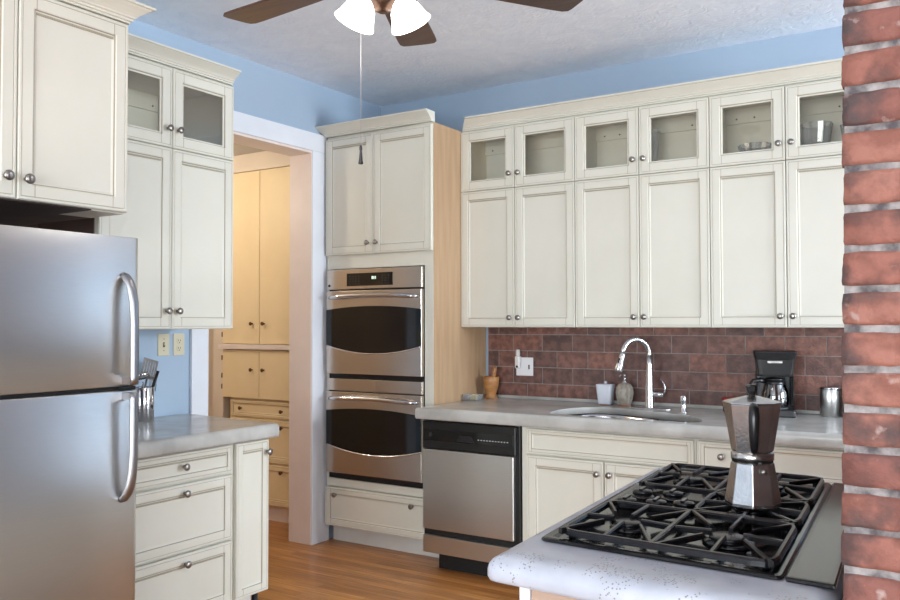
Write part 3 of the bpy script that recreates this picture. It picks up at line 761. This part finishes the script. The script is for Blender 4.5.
# cabinet over the fridge
OFX = -2.468
oc = thing('fridge_cabinet', 'deep cream cabinet with two doors above the refrigerator', 'cabinet', (OFX, 1.040, 1.773), RZ)
od = OFX-LW-.02
b = MB(); b.box(0, .778, .022, od, .004, .655)
b.build('body', M['cream'], oc)
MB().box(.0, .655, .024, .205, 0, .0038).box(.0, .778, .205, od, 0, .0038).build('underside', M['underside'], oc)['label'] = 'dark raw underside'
MB().box(.655, .778, .022, .205, -.0002, .0038).build('bottom_rail', M['cream'], oc)
front(oc, 'door', 0, .389, .002, .650, st=.056, knobs=[(.389-.038, .068)])
front(oc, 'door', .389, .778, .002, .650, st=.056, knobs=[(.389+.027, .066)])
crown('crown_moulding', 'cream crown moulding over the cabinet above the refrigerator', [(OFX-.01, .95), (OFX-.01, 1.818), (LW+.003, 1.818)], 2.428, 2.488, .066)

tag(MB().box(LW+.002, LW+.016, .60, 2.203, .95, 2.40).build('alcove_shade_board', M['underside']), 'dark board added for the shade behind the top of the refrigerator', 'board')  # added sheet whose dark colour stands for shade in the fridge recess

# refrigerator
FX0 = -2.294
fr = thing('refrigerator', 'stainless top-freezer refrigerator standing under the deep cabinet', 'refrigerator', (FX0, .970, 0), RZ)
FWd = .766
MB().box(.004, FWd-.004, .075, .80, .03, 1.655).build('case', M['fridge_gray'], fr, bevel=.004)
for x in (.06, FWd-.06):
    for y in (.14, .74): MB().lathe([(.022, 0), (.022, .03)], (x, y, 0), n=14).build('foot', M['rubber'], fr)
MB().box(.01, FWd-.01, .05, .09, .03, .09).build('base_grille', M['black_plastic'], fr)
MB().box(.02, FWd-.01, .012, .076, 1.170, 1.215).build('gasket', M['slot'], fr)
def fdoor(name, z0, z1, hz0, hz1, flip):
    # door with rounded vertical edges, bowed very slightly
    prof = [(0, .068), (0, .016), (.003, .007), (.009, .002), (.018, 0)]
    poly = prof+[(FWd*.3, -.003), (FWd*.5, -.004), (FWd*.7, -.003)]+[(FWd-x, y) for x, y in prof[::-1]]
    d = MB().rings([[(x, y, z) for x, y in poly] for z in (z0, z1)], smooth=False)
    o = d.build(name, M['steel'], fr, bevel=.003)
    for p in o.data.polygons: p.use_smooth = abs(p.normal.z) < .5
    # handle: bowed out at one end, running straight to the gap
    hx = FWd-.060; s = 1 if flip else -1; L = abs(hz1-hz0)
    pts = [(hx, .004, hz0), (hx, -.012, hz0+s*.006), (hx+.003, -.026, hz0+s*.024), (hx+.005, -.036, hz0+s*.05), (hx+.007, -.043, hz0+s*.09), (hx+.008, -.046, hz0+s*.15), (hx+.008, -.046, hz1-s*.02), (hx+.008, -.046, hz1)]
    h = MB().tube(pts, .014, 14, radii=[.013, .015, .016, .016, .0155, .0145, .0145, .0145], flat=.8)
    h.box(hx-.004, hx+.018, -.046, .004, min(hz1, hz1-s*.022), max(hz1, hz1-s*.022))
    h.build('handle', M['handle_steel'], o)
fdoor('freezer_door', 1.203, 1.673, 1.552, 1.210, False)
fdoor('fridge_door', .095, 1.190, .850, 1.184, True)
MB().box(.70, FWd-.02, -.01, .06, 1.1905, 1.2025).build('hinge', M['slot'], fr)

# left base run: drawer unit and narrow pull-out
LBX = -2.950
bd = thing('drawer_cabinet', 'cream base cabinet with three drawers next to the refrigerator', 'cabinet', (LBX, 2.03, 0), RZ)
w = .722; dep = LBX-LW-.003
b = MB(); b.box(0, w, .022, dep, .112, CB-.001); b.build('body', M['cream'], bd, bevel=.0015)
MB().box(0, w, .09, .11, 0, .114).build('toe_board', M['toe'], bd)
front(bd, 'drawer', .0, w-.004, .712, .842, st=.036, knobs=[(.432, .780)])
front(bd, 'drawer', .0, w-.004, .410, .706, st=.052, knobs=[(.438, .664)])
front(bd, 'drawer', .0, w-.004, .120, .404, st=.052, knobs=[(.443, .360)])
po = thing('pullout_cabinet', 'narrow cream pull-out cabinet at the end of the drawer run', 'cabinet', (LBX, 2.754, 0), RZ)
b = MB(); b.box(0, .226, .022, dep, .112, CB-.001); b.build('body', M['cream'], po, bevel=.0015)
MB().box(0, .15, .045, .065, 0, .114).build('toe_board', M['toe'], po)
MB().lathe([(.018, 0), (.020, .02), (.014, .03), (.014, .114)], (.190, .06, 0), n=16).build('foot', M['rubber'], po)
front(po, 'door', .012, .224, .118, .842, st=.046, knobs=[(.206, .782)])
counter('countertop', [(LW+.0025, 1.76), (-2.90, 1.76), (-2.895, 2.995), (LW+.0025, 3.070)], CZ, CB, None, EDGE(CZ, CB), M['counter'],
        'short grey concrete countertop over the drawers next to the refrigerator')

# outlets on the blue wall
def plate(label, y, kind):
    t = thing('outlet' if kind else 'light_switch', label, 'outlet' if kind else 'switch', (LW+.0005, y, 1.288), RZ)
    MB().box(-.036, .036, -.006, 0, -.0585, .0585).build('plate', M['almond'], t, bevel=.003)
    if kind:
        for dz in (-.020, .020):
            MB().lathe([(.0165, .004), (.0165, .0075), (.015, .008)], (0, 0, dz), '-y', 20).build('receptacle', M['almond'], t)
            MB().box(-.008, -.0055, -.009, -.007, dz-.003, dz+.006).box(.0055, .008, -.009, -.007, dz-.003, dz+.006).lathe([(.003, .007), (.003, .009)], (0, 0, dz-.010), '-y', 8).build('slots', M['almond_dark'], t)
    else:
        MB().box(-.006, .006, -.0075, -.005, -.013, .013).build('slot', M['almond_dark'], t)
        MB().box(-.0045, .0045, -.017, -.006, -.002, .010).build('toggle', M['almond'], t, bevel=.001)
        for dz in (-.03, .03): MB().lathe([(.003, .005), (.003, .007)], (0, 0, dz), '-y', 8).build('screw', M['almond_dark'], t)
plate('almond toggle switch plate on the blue wall behind the utensils', 2.906, False)
plate('almond outlet plate on the blue wall closer to the doorway', 3.004, True)

# utensil crock and utensils
ux, uy = -3.53, 2.700
uc = thing('utensil_crock', 'brushed steel utensil crock on the counter beside the refrigerator', 'crock', (ux, uy, CZ))
MB().lathe([(.001, 0), (.046, 0), (.049, .004), (.049, .166), (.0475, .168), (.046, .166), (.046, .006), (.001, .004)], n=36, cap0=False, cap1=False).build('body', M['steel_bright'], uc)
def pt(a, b_, z): return (ux+a, uy+b_, CZ+z)
t = thing('slotted_turner', 'wide slotted metal turner standing in the utensil crock', 'turner', pt(0, 0, .01))
MB().tube([(-.01, -.02, 0), (-.02, .015, .12), (-.02, .035, .21)], .005, 8).build('handle', M['nickel'], t)
hd = MB()
for k in range(6):
    u0, u1 = -.044+k*.0155, -.044+k*.0155+.0105
    hd.box(u0, u1, -.0012, .0012, 0, .10)
hd.box(-.044, .044, -.0013, .0013, 0, .016).box(-.044, .044, -.0013, .0013, .088, .10)
rot = Matrix.Translation((-.02, .033, .195)) @ Matrix.Rotation(RZ, 4, 'Z') @ Matrix.Rotation(math.radians(16), 4, 'Y')
hd.xf(lambda p: rot @ p).build('blade', M['nickel'], t)
t = thing('ladle', 'round steel ladle standing in the utensil crock', 'ladle', pt(.0, -.005, .01))
MB().tube([(.01, .015, 0), (.02, -.01, .12), (.022, -.018, .185)], .0045, 8).build('handle', M['steel_bright'], t)
cup = MB(); rs = []
for r, h in ((.001, -.030), (.018, -.027), (.030, -.016), (.036, 0), (.034, 0), (.028, -.014), (.016, -.024), (.001, -.027)):
    rs.append([(.026+r*math.cos(2*PI*i/24), -.026+r*math.sin(2*PI*i/24), .225+h+.25*r*math.cos(2*PI*i/24)) for i in range(24)])
cup.rings(rs, smooth=True, cap0=False, cap1=False).build('cup', M['steel_bright'], t)
t = thing('kitchen_utensil', 'black handled utensil leaning outward in the steel crock', 'utensil', pt(.005, 0, .01))
MB().tube([(-.004, -.012, 0), (.012, .028, .14)], .006, 8).build('shaft', M['steel_bright'], t)
MB().tube([(.012, .028, .13), (.020, .045, .185), (.026, .060, .235)], .008, 10, radii=[.008, .010, .009], flat=.7).build('handle', M['black_plastic'], t)
t = thing('whisk', 'thin wire whisk showing above the steel crock', 'whisk', pt(-.005, .004, .01))
MB().tube([(0, -.01, 0), (.002, .026, .13)], .004, 8).build('handle', M['nickel'], t)
wk = MB()
for q in (-1, 0, 1):
    L = []
    for i in range(13):
        a = PI*i/12; L.append((.002+q*.012*math.sin(a), .026+.022*(1-math.cos(a))*.9+.010*math.sin(a), .13+.075*math.sin(a)))
    wk.tube(L, .0012, 6)
wk.build('wires', M['nickel'], t)

# ------------------------------------------------------------------ built-in in the hall
HBY = 4.33; hx0, hx1 = -4.77, -4.02
hb = thing('built_in_cupboard', 'tall warm yellow built-in cupboard seen through the doorway', 'cupboard', (hx0, HBY, 0))
w = hx1-hx0
b = MB(); b.box(-.02, w+.02, .024, .50, .86, 2.50).box(.05, w+.02, .035, .50, .105, .86)
b.build('body', M['hall_yellow'], hb, bevel=.002)
MB().box(-.13, w+.06, .02, .50, 2.505, 2.634).build('frieze', M['hall_wall'], hb, bevel=.002)
MB().box(-.13, -.022, .03, .50, 0, 2.505).build('side_stile', M['hall_wall'], hb, bevel=.002)
MB().box(-.02, w+.04, -.022, .05, 1.212, 1.247).build('ledge', M['jamb'], hb, bevel=.004)
MB().box(.05, w+.02, .06, .10, 0, .105).build('toe_board', M['jamb'], hb)
def flat_door(x0, x1, z0, z1, kx, kz):
    o = MB().box(x0+.002, x1-.002, .002, .026, z0+.002, z1-.002).build('door', M['hall_yellow'], hb, bevel=.003)
    knob(o, kx, .002, kz, M['brass'], .85); return o
c = .375
flat_door(0, c, 1.249, 2.498, c-.068, 1.396); flat_door(c, w, 1.249, 2.498, c+.048, 1.396)
flat_door(0, c, .858, 1.208, c-.068, 1.066); flat_door(c, w, .858, 1.208, c+.048, 1.066)
hg = MB()
for z in (.92, 1.0, 1.13, 1.3, 1.4): hg.lathe([(.004, 0), (.004, .035)], (-.003, .0, z), n=8)
hg.build('hinges', M['brass'], hb)
front(hb, 'drawer', .07, w, .725, .846, y=.014, st=.030, rope=False, paint=M['hall_yellow'], knobs=[(.187, .787), (w-.16, .780)], km=M['brass'], ks=.85)
front(hb, 'drawer', .07, w, .412, .715, y=.014, st=.045, rope=False, paint=M['hall_yellow'], knobs=[(.187, .665), (w-.16, .665)], km=M['brass'], ks=.85)
front(hb, 'drawer', .07, w, .115, .402, y=.014, st=.045, rope=False, paint=M['hall_yellow'], knobs=[(.187, .355), (w-.16, .355)], km=M['brass'], ks=.85)

# ------------------------------------------------------------------ peninsula (set slightly askew to the room)
PO = Vector((-.850, 1.715, 0)); EU = Vector((.9989, -.046, 0)); EV = Vector((-.066, 1.0, 0))
def pen(p): return EU*p[0]+EV*p[1]+Vector((0, 0, p[2]))
def penw(p): return PO+pen(p)
def pcorner(o): return o
OUT = [(-.060, -.190), (.613, -.190), (.613, 1.075), (-.050, 1.075)]
counter('peninsula_countertop', OUT, CZ, .862, None, [(.055, CZ), (.038, CZ-.001), (.022, CZ-.005), (.010, CZ-.012), (.003, CZ-.021), (0, CZ-.031), (0, CZ-.046), (.004, CZ-.053), (.010, CZ-.056)], M['slab'],
        'white pitted concrete countertop around the black cooktop', 'countertop', xf=penw, radius=.026)
pc = thing('peninsula_cabinet', 'peninsula base cabinet with raw maple panel under the cooktop', 'cabinet', PO)
MB().box(.01, .60, -.145, 1.03, .10, .861).xf(pen).build('body', M['cream'], pc, bevel=.002)
MB().box(.036, .60, -.151, -.1452, .10, .861).xf(pen).build('end_panel', M['raw_panel'], pc)
MB().box(.05, .56, -.10, .98, 0, .10).xf(pen).build('toe_board', M['toe'], pc)
MB().box(.010, .034, -.158, -.1452, .10, .861).xf(pen).build('corner_stile', M['white_trim'], pc, bevel=.0015)

CT = CZ
ck = thing('gas_cooktop', 'black five-burner gas cooktop set in the white peninsula slab', 'cooktop', PO+Vector((0, 0, CT)))
L, Wd = 1.025, .515
pan = MB()
q = lambda i, z: [(p.x, p.y, z) for p in with_small_corners([(i, i-.032), (Wd-i, i-.032), (Wd-i, L-i), (i, L-i)], max(.004, .022-i*.5))]
pan.rings([q(.006, .0002), q(0, .002), q(0, .005), q(.004, .008), (q(.012, .009)), q(.022, .0085), q(.032, .004), q(.05, .003)])
pan.xf(pen).build('pan', M['black_gloss'], ck)
burn = [(.145, .170), (.375, .170), (.145, .800), (.375, .800), (.375, .480)]
for i, (a, bb) in enumerate(burn):
    s = 1.15 if i == 4 else (.8 if i in (0, 3) else 1.)
    m = MB().lathe([(.052*s, .003), (.055*s, .006), (.045*s, .010), (.036*s, .011), (.036*s, .014), (.040*s, .015), (.040*s, .020), (.034*s, .022), (.002, .023)], (a, bb, 0), n=28)
    m.xf(pen).build('burner', M['iron'], ck)
def grate(a0, a1, b0, b1, cells):
    m = MB(); zt, bw, bh = .028, .013, .014
    r = .042
    loop = with_small_corners([(a0, b0), (a1, b0), (a1, b1), (a0, b1)], r)
    N = len(loop)
    # rounded outer ring
    rs = []
    for i in range(N):
        p = loop[i]; t_ = (loop[(i+1) % N]-loop[i-1]).normalized(); nn = Vector((-t_.y, t_.x))*bw/2
        i0, i1 = p+nn, p-nn; mid0, mid1 = p+nn*.5, p-nn*.5
        rs.append([(i1.x, i1.y, zt-bh), (i1.x, i1.y, zt-bh*.3), (mid1.x, mid1.y, zt), (mid0.x, mid0.y, zt), (i0.x, i0.y, zt-bh*.3), (i0.x, i0.y, zt-bh)])
    rs.append(rs[0]); m.rings(rs, cap0=False, cap1=False)
    for (ca, cb, ea, eb) in cells:      # burner centre and half extents of its cell
        for sa, sb in ((1, 0), (-1, 0), (0, 1), (0, -1), (.92, .92), (-.92, .92), (.92, -.92), (-.92, -.92)):
            diag = sa and sb
            p1 = (ca+sa*ea, cb+sb*eb, zt)
            n_ = math.hypot(sa*ea, sb*eb); k = .034/n_ if not diag else .10/n_
            if diag: continue
            m.bar(p1, (ca+sa*ea*k, cb+sb*eb*k, zt+.003), .012, .013, taper=.75)
        for sa, sb in ((1, 1), (-1, 1), (1, -1), (-1, -1)):
            m.bar((ca+sa*ea, cb+sb*eb, zt), (ca+sa*.045, cb+sb*.045, zt+.003), .012, .013, taper=.7)
    for a in (a0+.02, a1-.02):
        for bb in (b0+.02, b1-.02):
            m.lathe([(.009, .004), (.008, zt-bh+.004)], (a, bb, 0), n=10)
    for (ca, cb, ea, eb) in cells[:-1]:
        m.bar((ca+ea, b0, zt), (ca+ea, b1, zt), .012, .013)
    return m.xf(pen).build('grate', M['iron'], ck)
grate(.042, .495, .000, .345, [(.145, .170, .105, .17), (.375, .170, .115, .17)])
grate(.255, .495, .357, .603, [(.375, .480, .118, .122)])
grate(.042, .495, .615, .990, [(.145, .800, .105, .18), (.375, .800, .115, .18)])
for a, bb in ((.070, .395), (.145, .415), (.212, .440), (.075, .525), (.155, .545)):
    m = MB().lathe([(.033, .003), (.034, .008), (.030, .011), (.026, .012), (.028, .016), (.028, .022), (.023, .026), (.004, .027)], (a, bb, 0), n=22)
    m.box(a-.005, a+.005, bb-.022, bb+.022, .020, .031)
    m.xf(pen).build('control_knob', M['black_gloss'], ck, bevel=.0015)
dv = thing('downdraft_vent', 'flat black downdraft vent panel between cooktop and brick pillar', 'vent', PO+Vector((0, 0, CT)))
q2 = lambda i, z: [(p.x, p.y, z) for p in with_small_corners([(.519+i, -.028+i), (.606-i, -.028+i), (.606-i, L-i), (.519+i, L-i)], .004)]
MB().rings([q2(.002, .0002), q2(0, .003), q2(0, .007), q2(.003, .0095), q2(.010, .010)]).xf(pen).build('lid', M['black_gloss'], dv)
MB().box(.516, .518, .01, L-.01, .0, .006).xf(pen).build('seal', M['slot'], dv)

# moka pot
mk = thing('moka_pot', 'large eight-sided aluminium moka pot on the cooktop grate', 'moka pot', (-.502, 2.165, CT+.0315), math.radians(0))
def octo(r, z, n=8, ph=0.39): return [(r*math.cos(2*PI*i/n+ph), r*math.sin(2*PI*i/n+ph), z) for i in range(n)]
PH = math.radians(32.7+0)+PI/8+.06
MB().rings([octo(.064, 0, 8, PH), octo(.0665, .003, 8, PH), octo(.0665, .010, 8, PH), octo(.051, .104, 8, PH), octo(.048, .107, 8, PH)]).build('boiler', M['alu'], mk, bevel=.0015)
MB().lathe([(.046, .106), (.049, .108), (.049, .112), (.051, .114), (.051, .128), (.049, .130), (.046, .134)], n=40).build('collar', M['alu'], mk)
up = MB().rings([octo(.047, .133, 8, PH), octo(.050, .136, 8, PH), octo(.0685, .250, 8, PH), octo(.0660, .2505, 8, PH)])
va = PH+PI/8*3
upo = up.build('upper_chamber', M['alu'], mk, bevel=.0012)
lidm = MB().rings([octo(.0695, .2505, 8, PH), octo(.0695, .254, 8, PH), octo(.060, .2575, 8, PH), octo(.018, .268, 8, PH), octo(.010, .2685, 8, PH)])
lo = lidm.build('lid', M['alu'], mk, bevel=.001)
MB().lathe([(.009, .268), (.008, .272), (.013, .281), (.015, .292), (.012, .296), (.002, .297)], n=8, smooth=False).build('lid_knob', M['black_plastic'], lo)
# spout on the far side from the handle
hd_a = math.radians(-74); hx_, hy_ = math.cos(hd_a), math.sin(hd_a)
def rad(r, z, s=0.): return (hx_*r-hy_*s, hy_*r+hx_*s, z)
MB().tube([rad(.060, .238), rad(.078, .247), rad(.092, .243), rad(.096, .225), rad(.092, .19), rad(.084, .155), rad(.080, .140)], .010, 10, radii=[.009, .011, .012, .0125, .012, .010, .007]).build('handle', M['black_plastic'], mk)
MB().tube([rad(-.052, .215), rad(-.068, .238), rad(-.082, .2495)], .012, 8, radii=[.006, .012, .010]).build('spout', M['alu'], mk)
MB().lathe([(.006, 0), (.006, .008), (.003, .010)], (0, 0, 0), 'x', 12).xf(lambda p: Matrix.Rotation(math.radians(-48), 4, 'Z') @ Vector((p.x+.0515, p.y, p.z+.090))).build('safety_valve', M['nickel'], mk)

# ------------------------------------------------------------------ brick pillar at the right
bk = MB(); BX0, BX1, BY0, BY1 = -.214, .42, 1.560, 2.95
bk.box(BX0+.004, BX1, BY0+.007, BY1, 0, H-.001, 3)
def rough_box(x0, x1, y0, y1, z0, z1, mi, ny=3, seed=0):
    bm = bmesh.new(); bmesh.ops.create_cube(bm, size=1.)
    n = max(2, int((x1-x0)/.02)); 
    bmesh.ops.subdivide_edges(bm, edges=bm.edges, cuts=5, use_grid_fill=True)
    jit = [random.uniform(-.002, .002) for _ in range(6)]
    vs = []; fs = []
    for v in bm.verts:
        u = v.co
        # rounded arrises
        k = [abs(c) > .49 for c in u]
        p = Vector((x0+jit[0]+(u.x+.5)*(x1-x0), y0+jit[1]*.8+(u.y+.5)*(y1-y0), z0+jit[2]*.4+(u.z+.5)*(z1-z0)))
        cpt = Vector(((x0+x1)/2, (y0+y1)/2, (z0+z1)/2))
        if sum(k) >= 2:
            d = (p-cpt); p -= Vector((math.copysign(.0022, d.x)*k[0], math.copysign(.0022, d.y)*k[1], math.copysign(.0022, d.z)*k[2]))*(1 if sum(k) == 2 else 1.4)
        nv = noise.noise_vector(p*28+Vector((seed, 0, 0)))*.0022+noise.noise_vector(p*90)*.0011
        vs.append(p+nv)
    bm.verts.index_update()
    for f in bm.faces: fs.append([v.index for v in f.verts])
    bm.free(); bk.add(vs, fs, mi, True)
zc = .983-.0676*14; course = 0
while zc < H-.02:
    z0, z1 = zc+.0044, min(zc+.0676-.0040, H-.003)
    odd = course % 2
    # front face
    x = BX0; first = True
    while x < BX1-.02:
        l = (.098 if odd else .203) if first else .203
        x1 = min(x+l, BX1)
        dpt = .203 if (first and odd) else .098
        rough_box(x, x1-.006, BY0, BY0+dpt, max(z0, .001), z1, random.choice((0, 0, 1, 1, 2)), seed=course)
        x += l+.006; first = False
    # the side facing the cooktop
    y = BY0+(.209 if odd else .104)
    while y < BY1-.03:
        y1 = min(y+.203, BY1)
        rough_box(BX0, BX0+.098, y, y1-.006, max(z0, .001), z1, random.choice((0, 0, 1, 1, 2)), seed=course)
        y += .209
    zc += .0676; course += 1
bk.xf(lambda p: (p.x+(p.z-1.4)*.014, p.y, p.z))      # the old pillar leans a little
tag(bk.build('brick_pillar', BR+[M['mortar']]), 'rough old red brick pillar with crumbling grey mortar', 'pillar')

# ------------------------------------------------------------------ ceiling fan
FC = Vector((-1.579, 2.078, 0)); BZ = 2.50
fn = thing('ceiling_fan', 'ceiling fan with dark walnut blades and lit glass shades', 'ceiling fan', (FC.x, FC.y, BZ))
h0 = H-BZ
MB().lathe([(.001, h0-.0005), (.075, h0-.0005), (.075, h0-.02), (.055, h0-.055), (.016, h0-.065)], n=32).build('canopy', M['bronze'], fn)
MB().lathe([(.012, .10), (.012, h0-.06)], n=16).build('downrod', M['bronze'], fn)
MB().lathe([(.03, .135), (.075, .125), (.105, .10), (.115, .06), (.115, .02), (.095, -.01), (.06, -.025), (.045, -.055), (.042, -.070), (.042, -.10), (.03, -.125), (.012, -.135)], n=40).build('motor', M['bronze'], fn)
for k in range(6):
    a = math.radians(115.6+60*k)
    R4 = Matrix.Rotation(a, 4, 'Z') @ Matrix.Rotation(math.radians(-4), 4, 'X')
    poly = [(.19, -.052), (.24, -.062), (.64, -.074), (.685, -.073), (.704, -.062), (.708, -.04), (.708, .04), (.704, .062), (.685, .073), (.64, .074), (.24, .062), (.19, .052)]
    m = MB().prism(poly, -.004, .004, plane='xy'); m.xf(lambda p: R4 @ p)
    bo = m.build('blade', M['walnut'], fn, bevel=.002)
    ir = MB(); ir.box(.09, .20, -.014, .014, .002, .010).box(.18, .26, -.035, .035, .004, .009); ir.xf(lambda p: R4 @ p)
    ir.build('blade_arm', M['bronze'], bo, bevel=.002)
va = math.radians(32.7)
for k, az in enumerate((186, 4)):
    a = va+math.radians(az); d = Vector((math.cos(a), math.sin(a), 0))
    tilt = Matrix.Rotation(a, 4, 'Z') @ Matrix.Rotation(math.radians(-24), 4, 'Y')
    org = d*.048+Vector((0, 0, -.078))
    m = MB().lathe([(.016, 0), (.018, -.03), (.013, -.034)], n=16); m.xf(lambda p: org+tilt @ p)
    sk_ = m.build('lamp_socket', M['bronze'], fn)
    m = MB().lathe([(.022, -.018), (.032, -.027), (.046, -.047), (.053, -.068), (.059, -.086), (.066, -.100), (.064, -.100), (.057, -.086), (.051, -.068), (.043, -.047), (.029, -.029), (.018, -.020)], n=32, cap0=False, cap1=False)
    m.xf(lambda p: org+tilt @ p)
    m.build('lamp_shade', M['shade'], sk_)
cx, cy = -.047, -.050
chn = MB(); chn.tube([(cx*.4, cy*.4, -.115), (cx*.8, cy*.8, -.135), (cx, cy, -.18), (cx, cy, -.557)], .0008, 6)
co = chn.build('pull_chain', M['chain'], fn)
MB().lathe([(.002, -.552), (.0045, -.558), (.0045, -.566), (.0035, -.570), (.006, -.598), (.008, -.610), (.003, -.612)], (cx, cy, 0), n=14).build('chain_fob', M['fob'], co)

# ------------------------------------------------------------------ light
def light(name, kind, loc, energy, color=(1, 1, 1), rot=(0, 0, 0), size=None, size_y=None, radius=None):
    l = bpy.data.lights.new(name, kind); l.energy = energy; l.color = color
    if kind == 'AREA':
        l.shape = 'RECTANGLE'; l.size = size; l.size_y = size_y
    if radius is not None: l.shadow_soft_size = radius
    o = bpy.data.objects.new(name, l); o.location = loc; o.rotation_euler = rot; COL.objects.link(o); return o
# daylight through the two windows
light('window_daylight', 'AREA', (0, FRY-.13, 1.18), 615, (.87, .95, 1.), (PI/2, 0, 0), 4.7, 2.0)
light('side_window_daylight', 'AREA', (FRX+.13, -.9, 1.32), 150, (.85, .94, 1.), (PI/2, 0, PI/2), 3.3, 1.7)
light('kitchen_window_daylight', 'AREA', (FRX+.13, 3.84, 1.70), 480, (.84, .93, 1.), (PI/2, 0, PI/2), 1.5, 1.3)
# bulbs of the fan and the hall lamp
for k, az in enumerate((186, 4)):
    a = va+math.radians(az)
    light('fan_bulb', 'POINT', (FC.x+math.cos(a)*.16, FC.y+math.sin(a)*.16, BZ-.26), 2.5, (1., .96, .92), radius=.05)
light('hall_lamp', 'POINT', (-4.75, 3.35, 2.35), 35, (1., .88, .70), radius=.08)

wd = bpy.data.worlds.new('sky'); SC.world = wd; wd.use_nodes = True
bg = wd.node_tree.nodes['Background']; bg.inputs['Color'].default_value = (.80, .88, 1., 1); bg.inputs['Strength'].default_value = 1.2

# ------------------------------------------------------------------ camera
cam = bpy.data.cameras.new('camera'); co = bpy.data.objects.new('camera', cam); COL.objects.link(co)
cam.sensor_width = 36.; cam.lens = 843.5/900*36; cam.clip_start = .02
yaw, pitch, roll = .57025, .02699, -.00195
fw = Vector((-math.sin(yaw)*math.cos(pitch), math.cos(yaw)*math.cos(pitch), math.sin(pitch)))
r = Vector((math.cos(yaw), math.sin(yaw), 0)); u = r.cross(fw)
r2 = r*math.cos(roll)+u*math.sin(roll); u2 = -r*math.sin(roll)+u*math.cos(roll)
mw = Matrix((r2, u2, -fw)).transposed().to_4x4(); mw.translation = (0, 0, 1.40)
co.matrix_world = mw
SC.camera = co
SC.view_settings.view_transform = 'Standard'; SC.view_settings.look = 'None'
SC.view_settings.gamma = 1.; SC.view_settings.use_curve_mapping = False
SC.view_settings.exposure = -.38
SC.cycles.use_denoising = True
SC.cycles.max_bounces = 10
